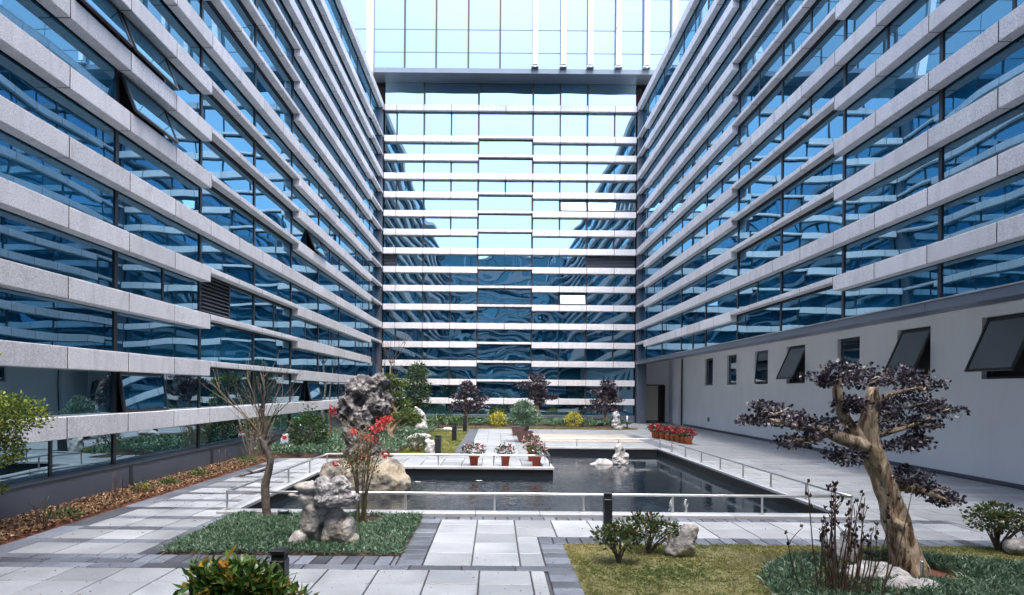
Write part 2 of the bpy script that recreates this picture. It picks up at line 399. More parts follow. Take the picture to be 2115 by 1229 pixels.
def mesh_np(name, V, F, rnd=None, smooth=False):
    V = np.asarray(V, dtype=np.float32); F = np.asarray(F, dtype=np.int32)
    me = bpy.data.meshes.new(name)
    n, (m, k) = len(V), F.shape
    me.vertices.add(n); me.vertices.foreach_set("co", V.ravel())
    me.loops.add(m * k); me.loops.foreach_set("vertex_index", F.ravel())
    me.polygons.add(m); me.polygons.foreach_set("loop_start", np.arange(m, dtype=np.int32) * k)
    me.update(calc_edges=True)
    if rnd is not None:
        a = me.attributes.new("rnd", 'FLOAT', 'POINT')
        a.data.foreach_set("value", np.asarray(rnd, dtype=np.float32))
    if smooth:
        me.polygons.foreach_set("use_smooth", np.ones(m, dtype=bool))
    return me

def unit(a):
    return a / np.maximum(np.linalg.norm(a, axis=1, keepdims=True), 1e-9)

def leaves(P, D, L, W, fold=0.12, droop=0.0, shade=None):
    """one folded diamond leaf per point: 4 verts, quad"""
    n = len(P); D = unit(D)
    rv = NR.normal(size=(n, 3)); S = unit(np.cross(D, rv)); N = np.cross(S, D)
    L = np.broadcast_to(L, (n,)).reshape(-1, 1) * (0.75 + 0.5 * NR.random((n, 1)))
    W = np.broadcast_to(W, (n,)).reshape(-1, 1) * (0.75 + 0.5 * NR.random((n, 1)))
    v0 = P; mid = P + D * L * 0.5
    v1 = mid + S * W * .5 + N * W * fold; v3 = mid - S * W * .5 + N * W * fold
    v2 = P + D * L - np.array([[0, 0, 1.0]]) * L * droop
    V = np.stack([v0, v1, v2, v3], 1).reshape(-1, 3)
    F = np.arange(4 * n).reshape(n, 4)
    r = NR.random(n) if shade is None else np.clip(shade, 0, 1)
    return V, F, np.repeat(r, 4)

def merge(parts):
    Vs, Fs, Rs, o = [], [], [], 0
    for V, F, r in parts:
        Vs.append(V); Fs.append(F + o); Rs.append(r); o += len(V)
    return np.concatenate(Vs), np.concatenate(Fs), np.concatenate(Rs)

def clump_points(c, r, n, shell=0.55):
    d = unit(NR.normal(size=(n, 3)))
    rad = shell + (1 - shell) * NR.random((n, 1)) ** 0.7
    # uneven outline: lobes
    lob = 1 + 0.18 * np.sin(d[:, :1] * 7 + c[0] * 9) * np.cos(d[:, 1:2] * 6 + c[2] * 5) + 0.1 * NR.normal(size=(n, 1))
    return np.array(c) + d * rad * lob * np.array(r), d

def crown(name, clumps, L, W, mat, parent, up=0.3, rand=0.7, fold=0.12, droop=0.0, shell=0.55):
    ps = []
    for (c, r, n) in clumps:
        P, d = clump_points(c, r, n, shell)
        D = d + np.array([[0, 0, up]]) + rand * NR.normal(size=(n, 3))
        ps.append(leaves(P, D, L, W, fold, droop))
    V, F, r = merge(ps)
    return link("crown", mesh_np(name, V, F, r), M[mat], parent)

def tube_data(pts, rads, n=8, rough=0.0, seed=0.0, sub=4):
    """tapered tube along a smoothed polyline; returns verts, quads"""
    P = [Vector(p) for p in pts]
    pp, rr = [], []
    for i in range(len(P) - 1):
        p0 = P[max(i - 1, 0)]; p1 = P[i]; p2 = P[i + 1]; p3 = P[min(i + 2, len(P) - 1)]
        for s in range(sub):
            t = s / sub
            a = 0.5 * ((2 * p1) + (p2 - p0) * t + (2 * p0 - 5 * p1 + 4 * p2 - p3) * t * t + (3 * p1 - p0 - 3 * p2 + p3) * t ** 3)
            pp.append(a); rr.append(rads[i] * (1 - t) + rads[i + 1] * t)
    pp.append(P[-1]); rr.append(rads[-1])
    V, F = [], []
    ref = Vector((0.31, 0.94, 0.12)).normalized()
    for i, (p, r) in enumerate(zip(pp, rr)):
        d = (pp[min(i + 1, len(pp) - 1)] - pp[max(i - 1, 0)])
        d = d.normalized() if d.length > 1e-6 else Vector((0, 0, 1))
        a = d.cross(ref)
        if a.length < 1e-3: a = d.cross(Vector((1, 0, 0)))
        a.normalize(); b = d.cross(a)
        for k in range(n):
            th = 2 * math.pi * k / n
            q = a * math.cos(th) + b * math.sin(th)
            rk = r
            if rough:
                rk = r * (1 + rough * noise.noise(Vector((q.x * 1.6 + seed, q.y * 1.6, p.z * 1.4 + p.x))) + 0.5 * rough * noise.noise(Vector((q.x * 4 + seed, q.y * 4, p.z * 5))))
            V.append(p + q * rk)
    m = len(pp)
    for i in range(m - 1):
        for k in range(n):
            F.append((i * n + k, i * n + (k + 1) % n, (i + 1) * n + (k + 1) % n, (i + 1) * n + k))
    c = len(V); V.append(pp[-1].copy())
    for k in range(n):
        F.append(((m - 1) * n + k, (m - 1) * n + (k + 1) % n, c, c))
    return V, F

def tubes(name, specs, mat, parent, n=7, rough=0.0, mw=None, sub=4):
    V, F = [], []
    for i, (pts, rads) in enumerate(specs):
        v, f = tube_data(pts, rads, n, rough, i * 3.7, sub)
        o = len(V); V += v
        F += [tuple(dict.fromkeys(x + o for x in q)) for q in f]
    me = bpy.data.meshes.new(name)
    me.from_pydata([tuple(v) for v in V], [], F); me.update()
    me.polygons.foreach_set("use_smooth", np.ones(len(me.polygons), dtype=bool))
    return link(name, me, M[mat] if isinstance(mat, str) else mat, parent, mw)

def lathe(name, prof, mat, parent=None, n=20, mw=None):
    V, F = [], []
    for (r, z) in prof:
        for k in range(n):
            V.append((r * math.cos(2 * math.pi * k / n), r * math.sin(2 * math.pi * k / n), z))
    for i in range(len(prof) - 1):
        for k in range(n):
            F.append((i * n + k, i * n + (k + 1) % n, (i + 1) * n + (k + 1) % n, (i + 1) * n + k))
    me = bpy.data.meshes.new(name); me.from_pydata(V, [], F); me.update()
    me.polygons.foreach_set("use_smooth", np.ones(len(me.polygons), dtype=bool))
    return link(name, me, M[mat], parent, mw)

T = Matrix.Translation
def RZ(a): return Matrix.Rotation(a, 4, 'Z')

# ================================================================== SETTING: ground, paving, pond basin
PX0, PX1, PXM = -4.65, 6.2, 1.64          # pond: left, right, peninsula end
PY0, PY1, PY2 = 11.35, 17.8, 24.2         # front water edge, peninsula front, back edge
xs = [-70, PX0, PXM, PX1, 70]; ys = [-70, PY0, PY1, PY2, 90]
V, F = [], []
for i in range(4):
    for j in range(4):
        if j == 1 and i in (1, 2): continue
        if j == 2 and i == 2: continue
        b = len(V)
        V += [(xs[i], ys[j], -.03), (xs[i + 1], ys[j], -.03), (xs[i + 1], ys[j + 1], -.03), (xs[i], ys[j + 1], -.03)]
        F.append((b, b + 1, b + 2, b + 3))
me = bpy.data.meshes.new("ground"); me.from_pydata(V, [], F); me.update()
ground = tag(link("ground", me, M["joint"]), "dark grout bed under the courtyard paving", "ground", kind="structure")
paving = link("paving", box_mesh("paving", -0.5, 0.5, -0.5, 0.5, -0.2, -0.05), M["joint"])
paving.location = (0, 4, 0)
tag(paving, "pale slab and dark paver courtyard floor", "paving", kind="structure")

slab_cache = {}
def slab(kind, x0, x1, y0, y1, mat, name=None, top=0.0):
    w, d = round(x1 - x0 - 0.018, 3), round(y1 - y0 - 0.018, 3)
    if w < 0.03 or d < 0.03: return
    k = (kind, w, d)
    if k not in slab_cache:
        slab_cache[k] = box_mesh(kind, -w / 2, w / 2, -d / 2, d / 2, -0.04, 0, 0.006)
        slab_cache[k].materials.append(M[mat])
    tz = top + R.uniform(-0.002, 0.002)
    o = link(name or kind, slab_cache[k], None, paving, T(((x0 + x1) / 2, (y0 + y1) / 2 - 4, tz)) @ Matrix.Rotation(R.uniform(-.0025, .0025), 4, 'X'))
    return o
def fill(kind, x0, x1, y0, y1, sx, sy, mat, stagger=0.0):
    j = 0; y = y0
    while y < y1 - 0.03:
        ye = min(y + sy, y1); x = x0 - (stagger * sx if j % 2 else 0)
        while x < x1 - 0.03:
            xe = min(x + sx, x1)
            slab(kind, max(x, x0), xe, y, ye, mat)
            x += sx
        y += sy; j += 1
def field(name, x0, x1, y0, y1, sx, sy, mat, stagger=0.0, label=None):
    """far paving: pieces too small to pick apart, one joined part"""
    bs = []; j = 0; y = y0
    while y < y1 - 0.03:
        ye = min(y + sy, y1); x = x0 - (stagger * sx if j % 2 else 0)
        while x < x1 - 0.03:
            xe = min(x + sx, x1); a = max(x, x0)
            if xe - a > 0.04: bs.append((a + .006, xe - .006, y + .006 - 4, ye - .006 - 4, -.04, R.uniform(-.003, .001)))
            x += sx
        y += sy; j += 1
    o = link(name, boxes_mesh(name, bs), M[mat], paving)
    o["kind"] = "stuff"
    return o

# foreground terrace
fill("slab", -7.0, 0.62, 5.55, 7.75, 0.62, 0.55, "slab")
# dark strip and brick course in front of the planted bed
fill("plank", -7.0, 1.0, 7.75, 7.97, 0.66, 0.22, "brick", 0.4)
fill("brick", -4.6, -1.25, 7.97, 8.38, 0.205, 0.41, "brick")
fill("plank", -6.9, -4.6, 7.97, 8.38, 0.58, 0.205, "brick", 0.5)
# central path with dark borders
fill("plank", -1.25, -0.91, 7.97, 10.78, 0.34, 0.255, "brick")
fill("plank", 0.65, 1.0, 5.55, 9.15, 0.35, 0.255, "brick")
fill("slab", -0.91, 0.33, 7.97, 10.78, 0.62, 0.602, "slab")
fill("slab", 0.33, 0.65, 7.97, 9.55, 0.32, 0.602, "slab")
fill("slab", 0.33, 7.9, 9.57, 10.78, 0.62, 0.605, "slab")
fill("brick", 0.65, 7.9, 9.15, 9.57, 0.21, 0.42, "brick")
fill("brick", -1.25, 7.9, 10.78, 11.05, 0.21, 0.27, "brick")
# left path: pale rows between dark courses
fill("plank", -6.88, -6.5, 8.38, 20.0, 0.38, 0.83, "brick")
y = 8.38
while y < 16.5:
    fill("slab", -6.5, -4.75, y, y + 0.6, 0.62, 0.6, "slab")
    fill("plank", -6.5, -4.75, y + 0.6, y + 0.83, 0.62, 0.23, "brick", 0.3)
    y += 0.83
field("slab_field", -6.5, -4.75, y, 20.0, 0.62, 0.6, "slab")
fill("plank", -4.75, -4.5, 8.38, 11.05, 0.25, 0.6, "brick")
# peninsula
fill("slab", -4.6, 1.3, 18.1, 20.5, 0.6, 0.6, "slab")
field("slab_field", -4.75, 1.3, 20.5, 21.4, 0.6, 0.6, "slab")
# behind the pond and on to the far bed
field("slab_field", -0.95, 0.85, 21.4, 36.0, 0.6, 0.9, "slab")
field("plank_field", -1.45, -0.95, 21.4, 36.0, 0.5, 0.5, "brick")
field("plank_field", 0.85, 1.3, 21.4, 36.0, 0.45, 0.3, "slab_grey")
field("slab_field", 1.3, 6.5, 24.5, 27.2, 0.6, 0.6, "slab")
field("slab_field", 1.3, 8.9, 31.6, 36.0, 0.9, 0.6, "slab")
field("plank_field", 6.5, 7.1, 24.5, 31.6, 0.3, 0.6, "brick")
plat = link("terrace_platform", box_mesh("terrace_platform", 1.35, 6.45, 27.25 - 4, 31.55 - 4, -0.04, 0.03, 0.01), M["beige"], paving)
# right-hand walkway: long slabs laid across
fill("slab", 6.5, 12.3, 11.05, 21.0, 1.16, 0.52, "slab_grey", 0.5)
field("slab_field", 6.5, 12.3, 21.0, 24.5, 1.16, 0.52, "slab_grey", 0.5)
field("slab_field", 7.1, 12.3, 24.5, 44.0, 1.16, 0.52, "slab_grey", 0.5)
fill("slab", 7.9, 12.3, 9.15, 11.05, 1.16, 0.48, "slab_grey", 0.5)

# pond basin, coping, water
basin = thing("pond", "rectangular dark water pond with pale stone coping and a stepped back corner", "pond", (0.8, 16, 0))
def bpart(name, boxes, mat):
    return link(name, boxes_mesh(name, [(a - .8, b - .8, c - 16, d - 16, e, f) for (a, b, c, d, e, f) in boxes]), M[mat], basin)
bpart("basin_wall", [(PX0 - .12, PX1 + .12, PY0 - .12, PY0, -.8, -.012), (PX0 - .12, PX0, PY0, PY1, -.8, -.012), (PX0 - .12, PXM, PY1, PY1 + .12, -.8, -.012),
                     (PXM - .12, PXM, PY1 + .12, PY2, -.8, -.012), (PXM - .12, PX1 + .12, PY2, PY2 + .12, -.8, -.012), (PX1, PX1 + .12, PY0, PY2, -.8, -.012)], "black")
me = bpy.data.meshes.new("water")
me.from_pydata([(PX0 - .8, PY0 - 16, 0), (PX1 - .8, PY0 - 16, 0), (PX1 - .8, PY2 - 16, 0), (PXM - .8, PY2 - 16, 0), (PXM - .8, PY1 - 16, 0), (PX0 - .8, PY1 - 16, 0)], [], [(0, 1, 2, 3, 4, 5)])
link("water", me, M["water"], basin, T((0, 0, -.21)))
def coping_run(x0, y0, x1, y1, w):
    L = math.hypot(x1 - x0, y1 - y0); n = max(1, round(L / 1.2)); ang = math.atan2(y1 - y0, x1 - x0)
    me = box_mesh("coping_stone", 0.004, L / n - 0.004, -w / 2, w / 2, -0.02, 0.045, 0.006)
    me.materials.append(M["coping"])
    for i in range(n):
        link("coping_stone", me, None, basin, T((x0 - .8 + (x1 - x0) * i / n, y0 - 16 + (y1 - y0) * i / n, 0)) @ RZ(ang))
coping_run(PX0 - .25, PY0 - .13, PX1 + .3, PY0 - .13, .30)
coping_run(PX0 - .1, PY0 + .03, PX0 - .1, PY1 - .06, .28)
coping_run(PX0 - .25, PY1 + .1, PXM + .03, PY1 + .1, .3)
coping_run(PXM - .12, PY1 + .26, PXM - .12, PY2 - .03, .28)
coping_run(PXM - .28, PY2 + .12, PX1 + .3, PY2 + .12, .28)
coping_run(PX1 + .14, PY0 + .03, PX1 + .14, PY2 - .03, .28)

# railing
rail = thing("pond_railing", "low steel tube railing on short posts around the pond", "railing", (0.8, 16, 0))
RH = 0.37
def rail_run(x0, y0, x1, y1, n, ends=(True, True)):
    r = 0.026
    tubes("handrail", [([(x0 - .8, y0 - 16, RH), ((x0 + x1) / 2 - .8, (y0 + y1) / 2 - 16, RH), (x1 - .8, y1 - 16, RH)], [r, r, r])], "steel", rail, 10)
    for i in range(n + 1):
        if (i == 0 and not ends[0]) or (i == n and not ends[1]): continue
        t = i / n
        p = link("post", post_me, None, rail, T((x0 + (x1 - x0) * t - .8, y0 + (y1 - y0) * t - 16, 0.045)))
        link("base_plate", plate_me, None, p)
V2, F2 = tube_data([(0, 0, 0), (0, 0, RH / 2), (0, 0, RH - .05)], [.02, .02, .02], 8)
post_me = bpy.data.meshes.new("post"); post_me.from_pydata([tuple(v) for v in V2], [], [tuple(dict.fromkeys(q)) for q in F2]); post_me.update(); post_me.materials.append(M["steel"])
plate_me = box_mesh("base_plate", -.04, .04, -.04, .04, 0, .012, .003); plate_me.materials.append(M["steel"])
rail_run(PX0 - .12, PY0 - .12, PX1 + .15, PY0 - .12, 7)
rail_run(PX0 - .12, PY0 - .12, PX0 - .12, PY1 + .08, 4, (False, True))
rail_run(PX0 - .12, PY1 + .08, PXM - .1, PY1 + .08, 4, (False, True))
rail_run(PXM - .1, PY1 + .08, PXM - .1, PY2 + .1, 4, (False, True))
rail_run(PXM - .1, PY2 + .1, PX1 + .15, PY2 + .1, 3, (False, True))
rail_run(PX1 + .15, PY2 + .1, PX1 + .15, PY0 - .12, 8, (False, False))

# ================================================================== BUILDINGS
ROWS = {k: 1.245 + 1.3 * (k - 1) for k in range(1, 16)}
ROWS[16] = 21.60
FULL = {1, 5, 9, 13, 16}
TH, TN, DEP, GL = 0.41, 0.15, 0.27, 0.33
mesh_cache = {}
def cbox(name, dims, mat, bevel=0.0):
    k = (name, mat) + tuple(round(d, 3) for d in dims)
    if k not in mesh_cache:
        mesh_cache[k] = box_mesh(name, *dims, bevel); mesh_cache[k].materials.append(M[mat])
    return mesh_cache[k]

class Wall:
    """a facade plane: u runs along it, out is towards the courtyard"""
    def __init__(s, root, face, rot, sign):
        s.root, s.face, s.rot, s.sign = root, face, rot, sign
    def W(s, u, out, z):
        p = Vector(s.face(u, out, z)) - s.root.location
        return T(p) @ RZ(s.rot)
    def box(s, name, u0, u1, o0, o1, z0, z1, mat, bevel=0.0, parent=None, tilt=0.0):
        hu = (u1 - u0) / 2
        me = cbox(name, (-hu, hu, o0, o1, 0, z1 - z0), mat, bevel)
        mw = s.W((u0 + u1) / 2, 0, z0)
        if tilt: mw = mw @ Matrix.Rotation(tilt, 4, 'X')
        return link(name, me, None, parent or s.root, mw)
    def panels(s, joints, thin, z, gap=0.028):
        for a, b in zip(joints[:-1], joints[1:]):
            mid = (a + b) / 2
            st = thin(mid)
            if st is None: continue
            h = TN if st else TH
            hu = (b - a - gap) / 2
            me = cbox("stone_panel", (-hu, hu, -DEP, 0, TH - h, TH), "stone", 0.010)
            link("stone_panel", me, None, s.root, s.W(mid, 0, z))
        # dark sealant set back a little in every joint of this band
        u0 = joints[0]; bb = []
        for i in range(1, len(joints) - 1):
            j = joints[i]
            sl, sr = thin((joints[i - 1] + j) / 2), thin((j + joints[i + 1]) / 2)
            if sl is None or sr is None: continue
            d = (j - u0) * s.sign; h = TN if (sl or sr) else TH
            bb.append((d - gap / 2 + .001, d + gap / 2 - .001, -DEP + .01, -.006, TH - h + .008, TH - .008))
        if bb:
            link("joint_sealant", boxes_mesh("joint_sealant", bb), M["dark"], s.root, s.W(u0, 0, z))["kind"] = "stuff"
    def pane(s, u0, u1, z0, z1, mat, jit=0.0022):
        hu = (u1 - u0) / 2; hz = (z1 - z0) / 2
        me = cbox("pane", (-hu, hu, -.012, .012, -hz, hz), mat)
        mw = s.W((u0 + u1) / 2, -GL, (z0 + z1) / 2) @ Matrix.Rotation(R.gauss(0, jit), 4, 'X') @ RZ(R.gauss(0, jit))
        return link("pane", me, None, s.root, mw)
    def hopper(s, u0, u1, z0, z1, ang, mat="glass"):
        """top-hung sash pushed open at the bottom"""
        w = link("window", cbox("window", (-(u1 - u0) / 2, (u1 - u0) / 2, -.06, -.02, -.045, 0), "metal"), None, s.root, s.W((u0 + u1) / 2, -GL + .06, z1))
        h = z1 - z0; hw = (u1 - u0) / 2
        rx = Matrix.Rotation(ang, 4, 'X')
        fr = boxes_mesh("sash_frame", [(-hw, hw, -.03, .03, -.05, 0), (-hw, hw, -.03, .03, -h, -h + .05), (-hw, -hw + .05, -.03, .03, -h + .05, -.05), (hw - .05, hw, -.03, .03, -h + .05, -.05)])
        link("sash_frame", fr, M["metal"], w, rx)
        pm = box_mesh("pane", -hw + .05, hw - .05, -.01, .01, -h + .05, -.05); pm.materials.append(M[mat])
        link("pane", pm, None, w, rx)
        return w

def arange(a, b, anchor, m):
    k = math.ceil((a - anchor) / m + 1e-6)
    out = [a]
    while anchor + k * m < b - 0.05:
        out.append(anchor + k * m); k += 1
    out.append(b)
    return out

def side_wall(wall, u0, u1, anchor, mod, steps, rows, zbase, glassmat, corner_none=(), opens={}, louvres=(), extra_p=0.22, groundmat=None):
    near, far, last = steps
    joints = arange(u0, u1, anchor, mod)
    joints = sorted(set([round(j, 3) for j in joints] + [round(last, 3)]))
    joints = [j for i, j in enumerate(joints) if not (abs(j - last) > 1e-3 and abs(j - last) < 0.5)]
    main = [j for j in arange(u0, u1, anchor, mod * 2)[1:-1]]
    for k in rows:
        z = ROWS[k]
        if k in FULL:
            wall.panels(joints, lambda m: False, z)
        else:
            wall.panels(joints, (lambda m: (near < m < far)) if k in corner_none and False else (lambda m, k=k: None if (m > last and k in corner_none) else ((near < m < far) or m > last)), z)
        # dark carrier behind the stone and the head and sill bars of the glazing
        wall.box("carrier", u0, u1, -GL - .04, -DEP - .005, z + .20, z + TH - .04, "dark")
    zs = [zbase] + [ROWS[k] + TH for k in rows]
    ze = [ROWS[k] for k in rows]
    for mpos in main:
        wall.box("mullion", mpos - .055, mpos + .055, -GL - .03, -DEP + .10 - .12, zbase, ROWS[16], "metal")
    for i, k in enumerate(rows):
        a, b = zs[i], ze[i]
        if i == 0 and zbase > 3: lower = zbase
        st = k in FULL
        bars = sorted(main + [])
        cuts = [u0] + bars + [u1]
        for c0, c1 in zip(cuts[:-1], cuts[1:]):
            mid = (c0 + c1) / 2
            thin = (not st) and ((near < mid < far) or (mid > last))
            top = b + (TH - TN if thin else 0) + .01
            lo = a - .02
            key = (k, round(mid))
            gm = groundmat if (groundmat and k in (1, 2)) else glassmat
            if c0 in bars or True:
                seg = [c0 + (.055 if c0 in bars else 0), c1 - (.055 if c1 in bars else 0)]
            op = None
            ops = [(uu, ang) for (kk, uu, ang) in opens if kk == k and seg[0] - .2 <= uu <= seg[1] + .2]
            op = ops[0] if ops else None
            lv = [uu for (kk, uu) in louvres if kk == k and seg[0] <= uu <= seg[1]]
            split = (R.random() < extra_p and seg[1] - seg[0] > 2.5) or op or lv
            if split:
                m = (seg[0] + seg[1]) / 2
                wall.box("mullion", m - .04, m + .04, -GL - .03, -DEP - .03, lo, top, "metal")
                for (s0, s1) in ((seg[0], m - .04), (m + .04, seg[1])):
                    here = [q for q in ops if s0 <= q[0] <= s1]
                    if here:
                        wall.hopper(s0 + .01, s1 - .01, lo + .02, top - .02, here[0][1], glassmat)
                        wall.box("reveal", s0, s1, -GL - .5, -GL - .35, lo, top, "dark")
                    elif lv and s0 <= lv[0] <= s1:
                        lo_ = wall.box("louvre", s0, s1, -GL - .12, -GL - .08, lo, top, "dark")
                        nn = 11; hz = (top - lo) / nn
                        for q in range(nn):
                            sm = cbox("louvre_blade", (-(s1 - s0) / 2, (s1 - s0) / 2, -.045, .045, -.008, .008), "metal2")
                            link("louvre_blade", sm, None, lo_, T((0, -GL + .02, hz * (q + .5))) @ Matrix.Rotation(math.radians(-38), 4, 'X'))
                    else:
                        wall.pane(s0, s1, lo, top, gm)
            else:
                wall.pane(seg[0], seg[1], lo, top, gm)
        for (zz, hh) in ((a, .045), (b - .02, .03)):
            pass

def rest_wall(wall, u0, u1, rows, zbase, m):
    """stretch beside and behind the viewer, seen only as a mirror image"""
    bs, gs = [], []
    for i, k in enumerate(rows):
        z = ROWS[k]; x = u0
        while x < u1 - .01:
            e = min(x + m, u1); bs.append((x - u0 + .009, e - u0 - .009, -DEP, 0, z, z + TH)); x += m
    a = zbase
    for k in rows:
        x = u0
        while x < u1 - .01:
            e = min(x + 2 * m, u1); gs.append((x - u0 + .05, e - u0 - .05, -GL - .01, -GL + .01, a, ROWS[k])); x += 2 * m
        a = ROWS[k] + TH
    # local x runs the way the wall is rotated
    for nm, bb, mt in (("stone_panel_run", bs, "stone"), ("pane_run", gs, "glass")):
        if wall.sign < 0:
            bb = [(-b, -a_, c, d, e, f) for (a_, b, c, d, e, f) in bb]
        o = link(nm, boxes_mesh(nm, bb), M[mt], wall.root, wall.W(u0, 0, 0)); o["kind"] = "stuff"

YB = 43.75                                   # face of the far facade
XL, XR = -7.93, 9.67
allrows = list(range(1, 17))

# ---- left wing
lw = thing("office_wing", "stone banded glass wing along the left side of the court", "building", (-14, 20, 0))
wl = Wall(lw, lambda u, o, z: (XL + o, u, z), -math.pi / 2, -1)
side_wall(wl, 7.8, YB, 17.5, 1.94, (17.5, 25.26, 40.0), allrows, 0.52, "glass", corner_none=(2, 3),
          opens=[(8, 14.6, .38), (7, 14.6, .38), (8, 12.6, .38), (2, 14.6, .16), (2, 28.2, .25), (7, 28.2, .4)], louvres=[(4, 18.4)], groundmat="glassp")
rest_wall(wl, -2.0, 7.78, allrows, 0.52, 1.94)
link("wing_core", boxes_mesh("wing_core", [(XL - 14 + 14, XL - GL - .55 + 14, -2.2 - 20, YB + 8 - 20, 0, 22.0)]), M["dark"], lw)
for i, u in enumerate(arange(-2.0, YB - .5, 17.5, 3.88)[:-1]):
    e = min(u + 3.88, YB - .5) if i else arange(-2.0, YB - .5, 17.5, 3.88)[1]
    wl.box("plinth_panel", u + .004, e - .004, -.45, .06, 0.0, 0.52, "metal2", .004)
    wl.box("plinth_cap", u + .004, e - .004, -.40, .075, 0.522, 0.55, "metal")
    wl.box("pier_strip", e - .055, e + .055, .04, .08, 0.0, 0.56, "metal")
wl.box("corner_column", YB - .38, YB + .33, -.75, -.06, 0, 21.6, "metal2")
wl.box("roof_edge", -2.0, YB, -4.0, -.02, 22.045, 22.12, "stone")

# ---- right wing (ground floor set back under it)
rw = thing("office_wing", "stone banded glass wing overhanging the white wall on the right", "building", (16, 20, 0))
wr = Wall(rw, lambda u, o, z: (XR - o, u, z), math.pi / 2, 1)
rrows = list(range(4, 17))
side_wall(wr, 8.2, YB, 18.15, 1.98, (18.15, 25.95, 41.4), rrows, 4.30, "glass",
          opens=[], louvres=[])
rest_wall(wr, -2.0, 8.18, rrows, 4.30, 1.98)
link("wing_core", boxes_mesh("wing_core", [(XR + GL + .55 - 16, XR + 14 - 16, -2.2 - 20, YB + 8 - 20, 4.9, 22.0)]), M["dark"], rw)
us = arange(-2.0, YB - .1, 18.15, 3.96)
for a, b in zip(us[:-1], us[1:]):
    wr.box("fascia_panel", a + .006, b - .006, -.55, .03, 4.07, 4.27, "fascia", .004)
    wr.box("fascia_cap", a + .003, b - .003, -.35, .05, 4.272, 4.30, "steel")
wr.box("soffit", -2.0, YB + 2, -6, -.56, 4.42, 4.9, "white")
wr.box("corner_column", YB - .30, YB + .33, -.70, -.06, 0, 21.6, "metal2")
wr.box("roof_edge", -2.0, YB, -4.0, -.02, 22.045, 22.12, "stone")
# white ground-floor wall with window openings
XW = 12.4
wins = [(36.04, 37.46), (32.5, 33.85), (28.75, 30.2), (25.3, 26.9), (21.5, 22.9), (18.0, 19.5), (14.5, 16.1)]
ww = Wall(rw, lambda u, o, z: (XW - o, u, z), math.pi / 2, 1)
edges = sorted([-2.0] + [x for w in wins for x in w] + [45.2])
ww.box("white_wall", -2.0, 45.2, -.3, 0, 0.0, 2.60, "white")
ww.box("white_wall", -2.0, 45.2, -.3, 0, 4.17, 4.42, "white")
for a, b in zip(edges[0::2], edges[1::2]):
    ww.box("white_wall", a, b, -.3, 0, 2.60, 4.17, "white")
for i, (a, b) in enumerate(wins):
    ang = {3: .42, 5: .42, 6: .42, 2: .10}.get(i, 0.0)
    w = link("window", cbox("window", (-(b - a) / 2, (b - a) / 2, -.30, -.27, 0, 1.57), "dark"), None, rw, ww.W((a + b) / 2, 0, 2.6))
    hw, h = (b - a) / 2, 1.57
    link("window_frame", boxes_mesh("window_frame", [(-hw, hw, -.2, -.13, h - .06, h), (-hw, hw, -.2, -.13, 0, .06), (-hw, -hw + .06, -.2, -.13, .06, h - .06), (hw - .06, hw, -.2, -.13, .06, h - .06)]), M["metal"], w)
    rx = T((0, -.12, h - .06)) @ Matrix.Rotation(ang, 4, 'X')
    hh = h - .12
    link("sash", boxes_mesh("sash", [(-hw + .06, hw - .06, -.025, .025, -.06, 0), (-hw + .06, hw - .06, -.025, .025, -hh, -hh + .06), (-hw + .06, -hw + .12, -.025, .025, -hh + .06, -.06), (hw - .12, hw - .06, -.025, .025, -hh + .06, -.06)]), M["metal"], w, rx)
    link("pane", box_mesh("pane", -hw + .12, hw - .12, -.008, .008, -hh + .06, -.06), M["glassd"], w, rx)
ww.box("skirting", -2.0, 41.5, 0.002, .03, 0, .10, "metal2")
# end wall with the double door under the overhang
we = Wall(rw, lambda u, o, z: (u, 45.2 - o, z), math.pi, -1)
we.box("end_wall", 9.9, 10.28, -.25, 0, 0, 4.42, "white")
we.box("end_wall", 12.15, 12.4, -.25, 0, 0, 4.42, "white")
we.box("end_wall", 10.28, 12.15, -.25, 0, 2.72, 4.42, "white")
dr = link("door", cbox("door", (-.9, .9, -.2, -.06, 2.62, 2.70), "door"), None, rw, we.W(11.2, 0, 0))
for q in (-.88, .88):
    link("door_jamb", box_mesh("door_jamb", q - .05, q + .05, -.22, .02, 0, 2.62), M["door"], dr)
def leafdoor(x, hinge, ang):
    me = boxes_mesh("door_leaf", [(0, .82 * hinge, -.03, .03, .01, 2.6)] if hinge > 0 else [(.82 * hinge, 0, -.03, .03, .01, 2.6)])
    d = link("door_leaf", me, M["door"], dr, T((x, -.1, 0)) @ RZ(ang))
    return d
leafdoor(-.82, 1, math.radians(52)); leafdoor(.82, -1, math.radians(-74))
link("door_handle", box_mesh("door_handle", -.02, .02, -.05, .05, 1.0, 1.5, .004), M["steel"], dr, T((.55, .02, 0)))
link("room_wall", boxes_mesh("room_wall", [(-3, 3, -4.2, -4.1, 0, 3)]), M["room"], dr)
pv = Wall(rw, lambda u, o, z: (12.4 - o, u, z), math.pi / 2, 1)
pv.box("wall_pier", 42.0, 43.4, -.02, .22, 0, 4.42, "white")
tubes("downpipe", [([(12.32 - 16, 41.75 - 20, 0), (12.32 - 16, 41.75 - 20, 2.2), (12.32 - 16, 41.75 - 20, 4.4)], [.05, .05, .05])], "metal", rw, 8)
pv.box("meter_box", 36.55, 36.75, .0, .05, .48, .72, "boxgreen")

